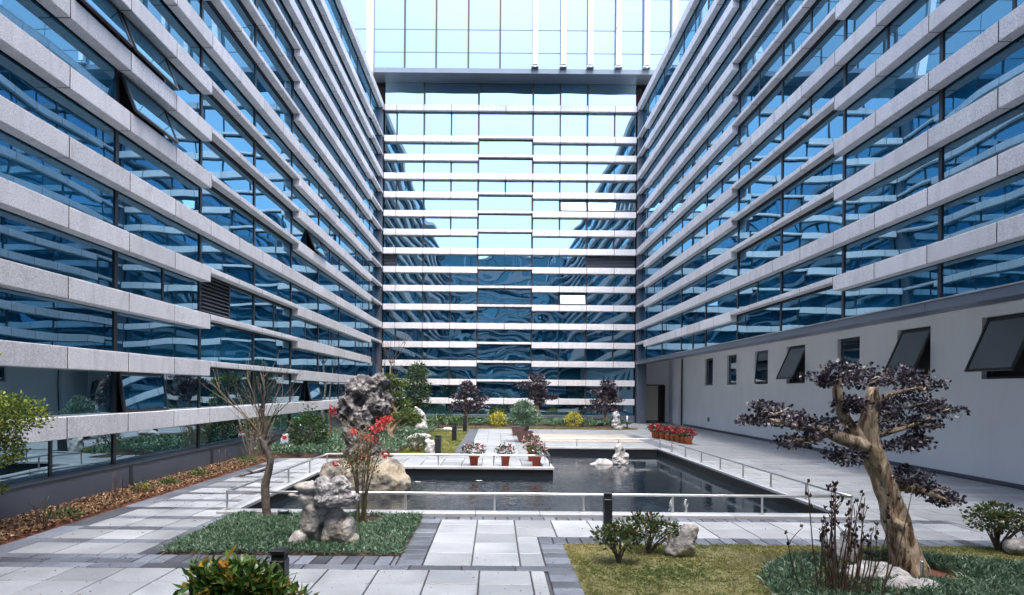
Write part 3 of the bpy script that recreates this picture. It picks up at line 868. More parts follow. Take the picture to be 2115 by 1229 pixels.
# ---- far facade between the wings
bk = thing("office_block", "far stone banded glass facade closing the court under the tower", "building", (0.9, 48, 0))
wb = Wall(bk, lambda u, o, z: (u, YB - o, z), math.pi, -1)
J = [XL + .02] + [-7.05 + 1.9 * i for i in range(9)] + [XR - .02]
CL, CR = J[4], J[6]
bmain = [J[2], J[4], J[6], J[8]]
for k in allrows:
    z = ROWS[k]
    wb.panels(J, (lambda m: False) if k in FULL else (lambda m: CL < m < CR), z)
    wb.box("carrier", XL, XR, -GL - .04, -DEP - .005, z + .20, z + TH - .04, "dark")
for m in bmain:
    wb.box("mullion", m - .07, m + .07, -GL - .03, -DEP - .02, 0.5, 23.6, "metal")
a = 0.5
special = {16: [J[1], J[3], J[7], J[9]], 13: [J[3], J[5], J[7], J[1]], 12: [J[1], J[7]], 11: [J[7], J[3]], 6: [J[3]], 7: [J[7], J[3]]}
for k in allrows + [17]:
    b = ROWS[k] if k <= 16 else 23.62
    ext = special.get(k, [j for j in (J[1], J[3], J[7], J[9]) if R.random() < .3])
    if k == 17: ext = [J[7]]
    cuts = sorted([XL + .0, XR - .0] + bmain + ext)
    for e in ext:
        wb.box("mullion", e - .06, e + .06, -GL - .03, -DEP - .03, a, b, "metal")
    for c0, c1 in zip(cuts[:-1], cuts[1:]):
        mid = (c0 + c1) / 2
        thin = k not in FULL and k <= 16 and CL < mid < CR
        top = b + (TH - TN if thin else 0) + .01
        if k == 9 and (mid > J[8] or mid < J[1]) or (k == 9 and c0 >= J[8] - .01):
            lv = wb.box("louvre", c0 + .04, c1 - .04, -GL - .12, -GL - .08, a - .02, top, "dark")
            for q in range(9):
                hz = (top - a) / 9
                link("louvre_blade", cbox("louvre_blade", (-(c1 - c0) / 2 + .04, (c1 - c0) / 2 - .04, -.045, .045, -.008, .008), "metal2"), None, lv, T((0, -GL + .02, hz * (q + .5))) @ Matrix.Rotation(math.radians(-38), 4, 'X'))
            continue
        if (k == 12 and (J[7] + .5 < mid or mid < J[1] + .6 and mid > J[1]) and mid < J[9]) or (k == 7 and J[7] < mid < J[8]):
            wb.hopper(c0 + .05, c1 - .05, a, top - .02, .30, "glassb")
            wb.box("reveal", c0, c1, -GL - .5, -GL - .35, a, top, "dark")
            continue
        wb.pane(c0 + .05, c1 - .05, a - .02, top, "glassb", 0.0012)
    a = b + TH
for c0, c1 in zip(J[:-1], J[1:]):
    wb.box("plinth_panel", c0 + .004, c1 - .004, -.45, .02, 0, .5, "metal2", .004)
link("block_core", boxes_mesh("block_core", [(XL - .5 - .9, XR + .5 - .9, YB + GL + .55 - 48, YB + 12 - 48, 0, 23.6)]), M["dark"], bk)

# ---- tower above
tw = thing("glass_tower", "pale glass tower with white fins rising above the far facade", "building", (2, 48, 23.6))
YT = 42.7
wt = Wall(tw, lambda u, o, z: (u, YT - o, z), math.pi, -1)
TX = [-16.9, -12.7, -8.68, -6.36, -4.23, -2.05, .1, 2.46, 4.36, 6.18, 8.08, 9.97, 11.85, 15, 18]
TZ = [23.95, 25.05, 26.6, 28.75, 31.0, 33.0]
for a, b in zip(TX[:-1], TX[1:]):
    for i, (z0, z1) in enumerate(zip(TZ[:-1], TZ[1:])):
        wt_gl = GL
        hu = (b - a) / 2 - .02; hz = (z1 - z0) / 2 - .015
        me = cbox("pane", (-hu, hu, -.012, .012, -hz, hz), "glasst")
        link("pane", me, None, tw, wt.W((a + b) / 2, -.02, (z0 + z1) / 2) @ Matrix.Rotation(R.gauss(0, .0012), 4, 'X') @ RZ(R.gauss(0, .0012)))
for u in TX[3:7]:
    wt.box("mullion", u - .06, u + .06, -.02, .06, 23.9, 33, "metal")
for z in TZ[1:-1]:
    wt.box("transom", -16.9, 18, -.02, .005, z - .028, z + .028, "metal2")
wt.box("white_pier", -8.9, -8.46, -.1, .30, 23.6, 33, "pier", .01)
for u in TX[7:13]:
    for z0, z1 in zip(TZ[:-1], TZ[1:]):
        wt.box("fin", u - .17, u + .17, .03, .42, z0 + .01 + (.15 if z0 < 24 else 0), z1 - .01, "pier", .01)
    wt.box("fin_bracket", u - .24, u + .24, .02, .36, 23.97, 24.07, "steel", .01)
    wt.box("floodlight", u - .22, u - .06, .30, .50, 23.86, 23.97, "metal2", .01)
    wt.box("floodlight", u + .06, u + .22, .30, .50, 23.86, 23.97, "metal2", .01)
wt.box("edge_beam", -16.9, 18, -1.34, .10, 23.63, 23.95, "fascia")
link("tower_core", boxes_mesh("tower_core", [(-16.9 - 2, 18 - 2, YT + .1 - 48, YT + 14 - 48, 0.35, 9.4)]), M["dark"], tw)

# ---- wing behind the viewer (mirrored in the far glass)
bw = thing("office_wing", "stone banded wing seen only as a mirror image in the far glass", "building", (0.9, -8, 0))
wk = Wall(bw, lambda u, o, z: (u, -2.6 + o, z), 0.0, 1)
rest_wall(wk, XL - .4, XR + .4, allrows, 0.3, 1.9)
link("wing_core", boxes_mesh("wing_core", [(XL - 14 - .9, XR + 14 - .9, -14 + 8, -3.5 + 8, 0, 22.0)]), M["dark"], bw)

# ================================================================== PLANTED AREAS
def patch(name, x0, x1, y0, y1, z, mat, label, mound=0.0, step=0.12):
    nx, ny = max(2, int((x1 - x0) / step)), max(2, int((y1 - y0) / step))
    nx, ny = min(nx, 90), min(ny, 150)
    V = []; F = []
    for j in range(ny + 1):
        for i in range(nx + 1):
            x = x0 + (x1 - x0) * i / nx; y = y0 + (y1 - y0) * j / ny
            e = min(i, nx - i, j, ny - j)
            h = z + mound * min(1, e / 3) * (0.7 + 0.6 * noise.noise(Vector((x * 1.3, y * 1.3, 3)))) + (0.012 * noise.noise(Vector((x * 5, y * 5, 1))) if e else -0.02)
            V.append((x, y, h))
    for j in range(ny):
        for i in range(nx):
            a = j * (nx + 1) + i
            F.append((a, a + 1, a + nx + 2, a + nx + 1))
    me = bpy.data.meshes.new(name); me.from_pydata(V, [], F); me.update()
    return tag(link(name, me, M[mat]), label, "bed", kind="structure")

def lowfreq(x, y, s=1.0):
    return 0.5 + 0.25 * (np.sin(x * 1.7 * s + 1.3 * np.sin(y * 0.9 * s)) + np.cos(y * 2.1 * s + 1.1 * np.sin(x * 1.3 * s + 2)))

def cover(name, x0, x1, y0, y1, dens, L, W, mat, z=0.0, up=0.7, label="", inside=None, height=0.0, rand=0.55, patchy=0.25, cat="ground cover"):
    n = int((x1 - x0) * (y1 - y0) * dens)
    # tufts: blades fan out from shared crowns
    tn = max(1, n // 7)
    tx = x0 + (x1 - x0) * NR.random(tn); ty = y0 + (y1 - y0) * NR.random(tn)
    if inside is not None:
        k = inside(tx, ty); tx, ty = tx[k], ty[k]; tn = len(tx)
    ix = NR.integers(0, tn, n)
    x = tx[ix] + NR.normal(size=n) * 0.012; y = ty[ix] + NR.normal(size=n) * 0.012
    tz = z + height * NR.random(tn) + (0.02 * (lowfreq(tx, ty, 2.3) - .5))
    P = np.stack([x, y, tz[ix] - 0.01], 1)
    D = np.stack([rand * NR.normal(size=n), rand * NR.normal(size=n), up + 0.2 * NR.normal(size=n)], 1)
    shade = (1 - patchy) * NR.random(n) + patchy * lowfreq(x, y, 1.4) + 0.08 * NR.normal(size=n)
    V, F, r = leaves(P, D, L, W, 0.1, 0.25, shade)
    o = link(name, mesh_np(name, V, F, r), M[mat])
    return tag(o, label, cat, kind="stuff")

# mulch strip along the left wing
patch("planting_bed", -7.86, -6.89, 6.5, 20.0, 0.01, "redsoil", "raised brown bark mulch strip at the foot of the left wing", 0.07)
n = 26000
mx_ = -7.84 + 0.95 * NR.random(n); my_ = 7.0 + 13.0 * NR.random(n) ** 1.25
mz_ = 0.05 + 0.05 * NR.random(n)
D = np.stack([NR.normal(size=n), NR.normal(size=n), 0.35 * NR.normal(size=n)], 1)
V, F, r = leaves(np.stack([mx_, my_, mz_], 1), D, 0.055, 0.03, 0.15)
tag(link("bark_mulch", mesh_np("bark_mulch", V, F, r), M["l_mulch"]), "loose reddish brown bark chips in the left strip bed", "mulch", kind="stuff")

# bed with the near rock
patch("planting_bed", -4.5, -1.25, 8.4, 11.05, 0.0, "soil", "rectangular soil bed beside the near end of the pond", 0.02)
def not_near(pts):
    def f(x, y):
        k = np.ones(len(x), bool)
        for (a, b, r) in pts: k &= ((x - a) ** 2 + (y - b) ** 2) > r * r
        return k
    return f
cover("ground_cover", -4.48, -1.27, 8.42, 11.02, 3600, 0.125, 0.013, "l_mondo", 0.02, 0.75, "low dark mondo grass filling the bed around the near rock", not_near([(-3.93, 10.9, .26), (-2.2, 10.44, .3), (-2.1, 10.75, .22)]))
# lawn, near right
patch("lawn", 1.0, 9.6, 4.4, 9.13, 0.0, "lawnsoil", "straw coloured winter lawn at the near right", 0.01, 0.15)["category"] = "lawn"
ringc, ringr = (5.05, 6.75), 1.75
outring = lambda x, y: ((x - ringc[0]) ** 2 / 1.35 + (y - ringc[1]) ** 2) > ringr ** 2
cover("lawn_grass", 1.02, 8.9, 6.2, 9.11, 4300, 0.055, 0.008, "l_grass", 0.005, 0.6, "short yellowing grass blades of the near right lawn", outring, 0, 0.7, 0.55, "grass")
# ring of mondo grass round the twisted tree
inring = lambda x, y: (((x - ringc[0]) ** 2 / 1.35 + (y - ringc[1]) ** 2) < ringr ** 2) & (((x - 5.1) ** 2 + (y - 7.62) ** 2) > .45 ** 2) & (((x - 4.75) ** 2 + (y - 7.95) ** 2) > .3 ** 2)
cover("ground_cover", 2.9, 7.2, 5.9, 8.55, 3300, 0.15, 0.014, "l_mondo", 0.03, 0.75, "round mat of mondo grass under the twisted purple tree", inring, 0.05)
sm = patch("planting_bed", 4.55, 5.65, 7.15, 8.1, 0.01, "redsoil", "bare red soil round the foot of the twisted purple tree", 0.05)
# back left garden
patch("planting_bed", -7.86, -3.3, 20.0, 36.0, 0.0, "soil", "large soil bed in the back left corner of the court", 0.15, 0.3)
cover("ground_cover", -7.8, -3.35, 20.1, 36.0, 420, 0.24, 0.035, "l_mondo", 0.1, 0.7, "grey green ground cover over the back left garden", None, 0.10)
patch("lawn", -3.3, -1.45, 21.4, 34.8, 0.0, "lawnsoil", "narrow yellow green lawn with three bollards left of the path", 0.01, 0.3)["category"] = "lawn"
cover("lawn_grass", -3.3, -1.47, 21.4, 34.8, 1100, 0.08, 0.018, "l_grassg", 0.005, 0.6, "short blades of the narrow lawn left of the path", None, 0, 0.7, 0.5, "grass")
field("slab_field", -7.8, -1.45, 34.8, 36.0, 0.9, 0.6, "slab")
# far bed
patch("planting_bed", -7.8, 8.2, 36.0, 43.25, 0.0, "soil", "long soil bed along the foot of the far facade", 0.12, 0.3)
cover("lawn_grass", -7.8, 8.2, 36.0, 37.3, 700, 0.10, 0.022, "l_grassg", 0.02, 0.6, "thin grass edge in front of the far hedge", None, 0, 0.7, 0.4, "grass")
cover("ground_cover", -7.6, 8.0, 37.3, 41.5, 330, 0.26, 0.04, "l_mondo", 0.12, 0.8, "low green planting along the far facade", None, 0.25)

# ================================================================== ROCKS
def rock(name, blobs, voxel, amp, freq, pit, mat, label, loc, seed=0.0, cat="rock", group=None, ridged=True, parent=None, fine=0.0):
    bm = bmesh.new()
    for (c, r) in blobs:
        mat_ = T(c) @ Matrix.Diagonal((*r, 1))
        bmesh.ops.create_icosphere(bm, subdivisions=3, radius=1.0, matrix=mat_)
    me = bpy.data.meshes.new(name); bm.to_mesh(me); bm.free()
    o = bpy.data.objects.new(name, me); col.objects.link(o)
    md = o.modifiers.new("remesh", 'REMESH'); md.mode = 'VOXEL'; md.voxel_size = voxel
    dg = bpy.context.evaluated_depsgraph_get()
    ev = o.evaluated_get(dg)
    m2 = bpy.data.meshes.new_from_object(ev)
    o.modifiers.clear()
    old = o.data; o.data = m2; bpy.data.meshes.remove(old)
    nv = [v.normal.copy() for v in m2.vertices]
    for v, nn in zip(m2.vertices, nv):
        p = v.co * freq + Vector((seed, seed * .7, seed * 1.3))
        d = amp * (noise.fractal(p, 1.0, 2.0, 4) if not ridged else (noise.ridged_multi_fractal(p, 0.9, 2.1, 4, 0.9, 2.0) - 1.0) * 0.6)
        if pit:
            f1 = noise.voronoi(p * 1.05 + Vector((9, 2, 5)))[0][0]
            d -= pit * max(0.0, 1.0 - f1 / 0.42) ** 1.3
        if fine:
            d += fine * (noise.ridged_multi_fractal(p * 3.1 + Vector((4, 1, 7)), 0.8, 2.1, 4, 0.9, 2.0) - 1.0)
        v.co += nn * d
    m2.polygons.foreach_set("use_smooth", np.ones(len(m2.polygons), dtype=bool))
    m2.name = name
    m2.materials.clear(); m2.materials.append(M[mat])
    o.location = loc
    if parent: o.parent = parent
    else: tag(o, label, cat, group)
    return o

# tall scholar's rock on its boulder in the pond
rock("scholar_rock", [((-.02, 0, .0), (.46, .38, .7)), ((-.08, 0, .55), (.46, .36, .5)), ((-.02, 0, .85), (.44, .36, .4)), ((.05, .02, 1.0), (.42, .36, .36)), ((-.28, .0, 1.18), (.34, .30, .40)), ((.30, .0, 1.25), (.38, .34, .48)),
                      ((.0, .02, 1.58), (.50, .36, .36)), ((.32, 0, 1.72), (.30, .28, .26)), ((-.25, 0, 1.62), (.24, .22, .24)), ((-.62, -.05, .88), (.16, .14, .10)), ((-.45, -.02, .98), (.2, .18, .16))],
     0.019, 0.17, 2.8, 0.24, "taihu", "tall pitted dark scholar rock standing on the boulder in the pond", (-3.18, 15.3, 0.62), 3.1, fine=0.035)
rock("boulder", [((0, 0, -.1), (.85, .6, .55)), ((.45, .05, .0), (.45, .42, .5)), ((-.65, .1, -.05), (.6, .5, .46)), ((.1, .1, .25), (.5, .4, .35)), ((.75, -.1, -.2), (.3, .3, .3))],
     0.032, 0.12, 1.7, 0.04, "moundrock", "broad tan boulder in the pond carrying the tall scholar rock", (-3.05, 15.2, 0.12), 8.2, fine=0.02)
# near rock with its cap
gr = thing("garden_rock", "pale grey sculptural rock with a heavy rough cap in the near mondo bed", "rock", (-2.42, 8.98, 0.0))
def rpart(name, *a, **k):
    o = rock(name, *a, parent=gr, **k); return o
rpart("rock_column", [((-.20, .04, .38), (.17, .15, .52)), ((-.27, .02, .66), (.17, .15, .13)), ((-.24, .0, .82), (.20, .15, .07)), ((-.33, -.02, .05), (.17, .16, .15)), ((-.05, .08, .5), (.22, .14, .32)), ((-.40, -.02, .70), (.10, .1, .05))], .014, .06, 3.1, .06, "greyrock", "", (0, 0, 0), 1.7, fine=.006)
rpart("rock_base", [((.16, -.02, .28), (.17, .16, .30)), ((.30, -.02, .20), (.15, .16, .26)), ((.06, -.08, .12), (.09, .1, .16)), ((.34, 0, .06), (.17, .16, .14))], .014, .03, 3.4, .05, "greyrock", "", (0, 0, 0), 6.7, fine=.005)
rpart("rock_cap", [((.12, -.06, .66), (.27, .22, .12)), ((.10, -.05, .80), (.25, .20, .15)), ((.20, -.06, .90), (.16, .15, .09)), ((.36, -.06, .66), (.15, .14, .11)), ((-.02, -.04, .88), (.13, .12, .10)), ((.27, -.06, .82), (.13, .13, .12))], .013, .05, 4.4, .03, "taihucap", "", (0, 0, 0), 3.3, fine=.022)
rock("garden_rock", [((0, 0, .14), (.20, .15, .17)), ((.10, 0, .28), (.12, .11, .16)), ((-.13, 0, .07), (.12, .12, .10)), ((.16, 0, .36), (.07, .07, .09))], 0.016, 0.05, 4.0, 0.0, "greyrock",
     "small pointed grey rock beside the two round lawn shrubs", (2.52, 8.5, 0.0), 5.2)
rock("garden_rock", [((0, 0, .10), (.26, .18, .15)), ((.2, .05, .12), (.2, .15, .16))], 0.02, 0.05, 4.0, 0.0, "greyrock", "mottled grey stone under the shrub at the right edge", (7.32, 8.72, 0.0), 6.4)
rock("garden_rock", [((0, 0, .18), (.15, .14, .24)), ((.05, 0, .38), (.10, .10, .14))], 0.018, 0.06, 4.5, 0.04, "whiterock", "upright white rock behind the bare twig shrub", (4.42, 7.95, 0.0), 2.2)
rock("garden_rock", [((0, 0, .10), (.34, .2, .16)), ((.25, -.05, .08), (.22, .16, .13)), ((-.25, .0, .06), (.16, .14, .1))], 0.02, 0.06, 4.0, 0.03, "whiterock", "broken cream white stones lying at the twisted tree foot", (4.40, 7.35, 0.0), 4.9)
rock("garden_rock", [((0, 0, .05), (.24, .18, .12)), ((.2, .0, .05), (.16, .14, .1))], 0.02, 0.05, 4.5, 0.0, "whiterock", "small pale stone in front of the twisted tree", (4.55, 6.95, 0.03), 7.7)
# rock group standing in the pond
rock("pond_rock", [((0, 0, .15), (.24, .22, .42)), ((.03, 0, .50), (.22, .18, .22)), ((.17, .02, .2), (.16, .18, .28))], 0.020, 0.12, 3.6, 0.12, "whiterock", "upright white rock standing in the far basin of the pond", (4.12, 21.0, -.25), 2.9)
rock("pond_rock", [((0, 0, .06), (.32, .22, .17)), ((-.3, 0, .0), (.24, .18, .10))], 0.028, 0.08, 3.0, 0.0, "whiterock", "low white rock lying left of the upright pond rock", (3.62, 21.0, -.25), 9.1)
# back garden rocks
rock("garden_rock", [((0, 0, .25), (.35, .28, .35)), ((-.02, 0, .65), (.30, .24, .35)), ((-.16, 0, .95), (.22, .18, .24)), ((-.24, 0, 1.15), (.12, .12, .14))], 0.035, 0.12, 2.4, 0.08, "whiterock", "leaning white and grey rock in front of the camellia tree", (-3.75, 31.8, 0.1), 4.4)
rock("garden_rock", [((0, 0, .36), (.46, .3, .15)), ((-.25, 0, .30), (.25, .2, .18)), ((.25, 0, .36), (.22, .2, .12)), ((-.1, .05, .05), (.34, .26, .30))], 0.03, 0.06, 2.6, 0.0, "whiterock", "flat white rock between the bollard and the mondo bed", (-2.95, 24.6, 0.0), 3.3)
rock("garden_rock", [((0, 0, .2), (.22, .2, .3)), ((.1, 0, .05), (.26, .2, .16)), ((-.1, 0, .42), (.12, .12, .14))], 0.024, 0.07, 3.4, 0.05, "whiterock", "white stone with a narrow top beside the nearest back bollard", (-2.2, 21.6, 0.0), 5.5)
rock("garden_rock", [((0, 0, .35), (.26, .22, .5)), ((0, 0, .8), (.22, .2, .25)), ((.1, 0, .1), (.3, .22, .2))], 0.032, 0.10, 3.0, 0.12, "whiterock", "pitted white rock at the right end of the far bed", (6.98, 36.5, 0.0), 6.1)
rock("garden_rock", [((0, 0, .06), (.34, .26, .12)), ((.2, 0, .05), (.2, .2, .1))], 0.03, 0.04, 3.0, 0.0, "whiterock", "low white slab of rock at the end of the leafy hedge", (-2.6, 34.3, 0.0), 1.1)

# ================================================================== TREES AND SHRUBS
# twisted purple-leaved tree, near right
tr = thing("bonsai_tree", "large twisted tree with pale trunk and purple leaf pads on the lawn", "tree", (5.08, 7.66, 0.0))
def p3(l, dy=0.0): return [(a[0], dy, a[1]) for a in l], [a[2] for a in l]
trunk = [(0.04, -.1, 0.33), (0.0, 0.06, 0.275), (-0.05, 0.2, 0.25), (-0.11, 0.41, 0.235), (-0.23, 0.82, 0.218), (-0.38, 1.17, 0.188), (-0.52, 1.53, 0.165), (-0.55, 1.76, 0.165), (-0.52, 2.0, 0.129), (-0.49, 2.29, 0.06)]
tubes("trunk", [p3([(a, b, c * (.66 if b < 1.3 else .72)) for a, b, c in trunk])], "oldwood", tr, 26, 0.42, sub=7)
br = [[(-0.52, 1.58, 0.10), (-0.67, 1.7, 0.076), (-0.83, 1.91, 0.071), (-0.92, 2.17, 0.059), (-0.92, 2.45, 0.035)],
      [(-0.50, 1.58, 0.12), (-0.88, 1.67, 0.082), (-1.11, 1.76, 0.059), (-1.41, 1.8, 0.035), (-1.76, 1.89, 0.02)],
      [(-0.50, 1.70, 0.06), (-0.11, 1.80, 0.022), (0.25, 1.95, 0.010)],
      [(-0.34, 1.12, 0.09), (0.0, 1.07, 0.047), (0.42, 0.92, 0.02)],
      [(-0.52, 2.0, 0.06), (-0.30, 2.2, 0.024), (0.1, 2.3, 0.010)],
      [(-1.0, 1.72, 0.04), (-1.25, 1.66, 0.03), (-1.55, 1.62, 0.015)]]
for i, b_ in enumerate(br):
    tubes("branch", [p3(b_, 0.0)], "oldwood", tr, 10, 0.3)
tubes("snag", [([(-.2, -.1, .62), (-.33, -.14, .70), (-.40, -.15, .80)], [.08, .05, .01])], "oldwood", tr, 7, 0.3)
tubes("label_stake", [([(-.12, -.35, 0), (-.12, -.35, .15), (-.12, -.35, .28)], [.02, .02, .02])], "steel", tr, 8)
pads = [(-0.91, 2.49, 0.294, 0.153), (-1.11, 2.37, 0.129, 0.082), (-0.52, 2.38, 0.265, 0.129), (-0.23, 2.42, 0.324, 0.141), (0.15, 2.3, 0.224, 0.118), (-1.91, 1.88, 0.147, 0.071), (-1.67, 1.99, 0.247, 0.118), (-1.47, 1.87, 0.206, 0.106), (-1.11, 1.82, 0.324, 0.141), (-1.38, 1.62, 0.294, 0.094), (-0.85, 1.46, 0.206, 0.129), (-0.52, 2.06, 0.30, 0.13), (-0.05, 2.09, 0.353, 0.118), (0.33, 2.03, 0.224, 0.094), (-0.05, 1.87, 0.382, 0.118), (0.24, 1.83, 0.224, 0.082), (-0.2, 1.59, 0.235, 0.082), (-0.10, 1.21, 0.22, 0.118), (0.15, 1.06, 0.294, 0.118), (0.43, 0.91, 0.188, 0.071), (-0.79, 2.07, 0.129, 0.106), (0.05, 1.66, 0.176, 0.071)]
cl = []
for (x, z, rx, rz) in pads:
    yy = R.uniform(-.12, .22)
    cl.append(((x, yy, z), (rx * .96, rx * .75, rz * .8), int(130 + 3300 * rx * rz)))
for (x, z, rx, rz) in pads:                        # ragged edges: small outlying sprays
    for q in range(4):
        a = R.uniform(0, 6.28); f = R.uniform(.8, 1.2)
        cl.append(((x + rx * f * math.cos(a), R.uniform(-.1, .2) + rx * .7 * math.sin(a), z + R.uniform(-.8, .9) * rz), (.07, .07, .045), 24))
crown("crown", cl, 0.050, 0.040, "l_purple", tr, 0.2, 0.8, 0.2, shell=0.35)
# thin leafy twigs reaching out of the pads
tw_ = []
for (x, z, rx, rz) in pads:
    for q in range(3):
        a = R.uniform(0, 6.28)
        tw_.append(([(x, 0.05, z - rz * .4), (x + rx * .5 * math.cos(a), .1 * math.sin(a), z), (x + rx * .95 * math.cos(a), rx * .7 * math.sin(a), z + R.uniform(-.3, .5) * rz)], [.012, .008, .004]))
tubes("twigs", tw_, "oldwood", tr, 4, sub=2)["kind"] = "stuff"

# cloud-pruned tree at the left edge
tl = thing("bonsai_tree", "cloud pruned tree with yellow green pads at the left edge", "tree", (-7.53, 9.2, 0.07))
tubes("trunk", [([(0, 0, 0), (-.05, 0, .5), (.10, 0, .95), (.22, 0, 1.28), (.30, 0, 1.6)], [.11, .10, .085, .07, .04])], "palewood", tl, 12, 0.25)
tubes("branch", [([(-.02, 0, .55), (.12, -.02, .62), (.22, 0, .68)], [.04, .03, .015])], "palewood", tl, 8, 0.2)
tubes("branch", [([(.25, 0, 1.45), (.1, 0, 2.0), (0.05, .1, 2.6), (.08, .05, 3.3)], [.04, .035, .03, .015])], "palewood", tl, 8, 0.2)
crown("crown", [((.42, 0, 1.72), (.47, .40, .30), 2100), ((.15, -.02, 1.78), (.40, .36, .30), 1100), ((.30, 0, 1.20), (.38, .30, .21), 1000), ((.12, 0, .62), (.24, .2, .12), 330), ((.06, 0, 2.62), (.16, .2, .09), 160), ((.06, 0, 3.28), (.15, .2, .1), 160)],
      0.050, 0.036, "l_lime", tl, 0.4, 0.7, 0.2, shell=0.45)

# bare plum tree on the corner of the near bed
bt = thing("bare_tree", "bare leafless plum tree at the pond corner of the near bed", "tree", (-3.92, 10.85, 0.0))
tubes("trunk", [([(0.02, 0, -.05), (0, 0, .1), (-.03, 0, .54), (.05, 0, .95), (-.05, 0, 1.22), (-.12, 0, 1.38)], [.085, .072, .063, .06, .07, .045])], "bark", bt, 12, 0.35)
def spray(root, start, dirs, L, r0, depth, out):
    for d in dirs:
        d = Vector(d).normalized(); p = Vector(start); pts = [p.copy()]; n_ = 4
        for i in range(n_):
            d = (d + Vector((R.gauss(0, .10), R.gauss(0, .10), R.gauss(.04, .08)))).normalized()
            p = p + d * (L / n_); pts.append(p.copy())
        out.append(([tuple(q) for q in pts], [r0 * (1 - .85 * i / n_) for i in range(n_ + 1)]))
        if depth:
            for i in (1, 2, 3):
                if R.random() < .8:
                    dd = (d + Vector((R.uniform(-.8, .8), R.uniform(-.8, .8), R.uniform(-.1, .6)))).normalized()
                    spray(root, pts[i], [dd], L * R.uniform(.35, .6), r0 * .5, depth - 1, out)
sp = []
sp.append(([(-.10, 0, 1.30), (-.02, 0, 1.55), (-.12, 0, 1.85), (-.06, .02, 2.15), (-.14, .02, 2.5)], [.055, .042, .03, .018, .006]))
spray(bt, (-.03, 0, 1.5), [(.5, .1, .9), (-.5, 0, .9)], .8, .017, 2, sp)
spray(bt, (-.12, 0, 1.85), [(-.6, .1, .9), (.6, 0, .9), (.1, -.3, 1)], .75, .014, 2, sp)
spray(bt, (-.10, 0, 1.36), [(-.75, 0, .75), (0.35, -.3, 1)], .95, .018, 1, sp)
spray(bt, (-.04, 0, 1.2), [(-.9, 0, .2), (.8, .1, .6), (.6, -.3, .9)], .65, .017, 2, sp)
spray(bt, (.02, 0, .85), [(-.9, -.1, -.25)], .5, .035, 1, sp)
tubes("branches", sp, "bark", bt, 5, sub=2)["kind"] = "stuff"
sp = []
for a in ((-.78, 0, 2.1), (.55, 0, 2.0)):
    pass
spray(bt, (-.12, 0, 1.42), [(-.55, 0, 1.0), (-.8, .1, .9), (.5, .1, 1.0), (.75, .1, .8), (-.25, 0, 1.1), (.15, .1, 1.1)], 1.35, .012, 1, sp)
tubes("twigs", sp, "twigl", bt, 4, sub=2)["kind"] = "stuff"

# red nandina beside the near rock
nd = thing("nandina_shrub", "tall thin caned shrub with coral red tips behind the near rock", "shrub", (-2.2, 10.42, 0.0))
sp = []
for q in range(13):
    a = R.uniform(0, 6.28); r_ = R.uniform(.02, .14); lean = R.uniform(.05, .32)
    sp.append(([(r_ * math.cos(a), r_ * math.sin(a), 0), (r_ * 1.3 * math.cos(a), r_ * math.sin(a), .45), ((r_ + lean * .5) * math.cos(a), (r_ + lean * .5) * math.sin(a), .9), ((r_ + lean) * math.cos(a), (r_ + lean) * math.sin(a), R.uniform(1.1, 1.45))], [.012, .011, .009, .005]))
tubes("canes", sp, "bambu", nd, 5, sub=3)["kind"] = "stuff"
sp2 = []
for q in range(20):
    a = R.uniform(0, 6.28)
    sp2.append(([(R.uniform(-.12, .12), R.uniform(-.1, .1), R.uniform(.9, 1.1)), (R.uniform(-.25, .25), R.uniform(-.2, .2), 1.4), (R.uniform(-.5, .4), R.uniform(-.3, .3), R.uniform(1.45, 1.85))], [.007, .005, .003]))
tubes("fine_twigs", sp2, "twigl", nd, 4, sub=2)["kind"] = "stuff"
o = crown("crown", [((-.05, 0, 1.05), (.36, .3, .22), 420), ((.1, 0, .8), (.22, .2, .28), 160), ((-.22, 0, .92), (.2, .2, .18), 130), ((.15, .0, 1.3), (.3, .25, .2), 160)], 0.075, 0.017, "l_fine", nd, 0.1, 0.9, shell=0.2)
for (x, z, r_) in ((.33, 1.66, .10), (.24, 1.58, .09), (.42, 1.72, .06), (-.13, 1.50, .06), (.10, 1.42, .075), (.18, 1.36, .05), (.36, 1.13, .05), (.05, 1.10, .05), (-.42, .98, .03)):
    P, d = clump_points((x, R.uniform(-.1, .1), z), (r_, r_, r_ * .8), int(900 * r_), 0.2)
    V, F, rr = leaves(P, d + .5 * NR.normal(size=d.shape), .05, .032, .2)
    link("flower_cluster", mesh_np("flower_cluster", V, F, rr), M["l_coral"], nd)["kind"] = "stuff"
crown("lower_leaves", [((0.02, .05, .12), (.28, .22, .09), 60)], 0.05, 0.02, "l_mulch", nd, 0.2).name = "leaf_litter"

def shrub(name, label, loc, stems, clumps, L, W, mat, sr=.014, bark="bark", group=None, cat="shrub", shell=.4, up=.35):
    s = thing(name, label, cat, loc, group)
    sp = []
    for (c, r, n_) in clumps:
        for q in range(stems):
            a = R.uniform(0, 6.28); t = R.uniform(.2, .8)
            e = (c[0] + r[0] * t * math.cos(a), c[1] + r[1] * t * math.sin(a), c[2] + r[2] * R.uniform(-.4, .6))
            sp.append(([(R.uniform(-.02, .02), R.uniform(-.02, .02), -.02), (e[0] * .35 + R.uniform(-.02, .02), e[1] * .35, e[2] * .45), e], [sr, sr * .7, sr * .3]))
    tubes("stems", sp, bark, s, 5, sub=3)["kind"] = "stuff"
    crown("crown", clumps, L, W, mat, s, up, .7, .18, shell=shell)
    return s
shrub("round_shrub", "round glossy lawn shrub nearest the path corner", (1.6, 8.1, 0), 3, [((0, 0, .34), (.27, .25, .14), 330), ((-.16, 0, .36), (.17, .17, .11), 150), ((.18, .02, .37), (.18, .17, .12), 160), ((.02, 0, .44), (.19, .18, .09), 150)], .062, .032, "l_shrub", .012)
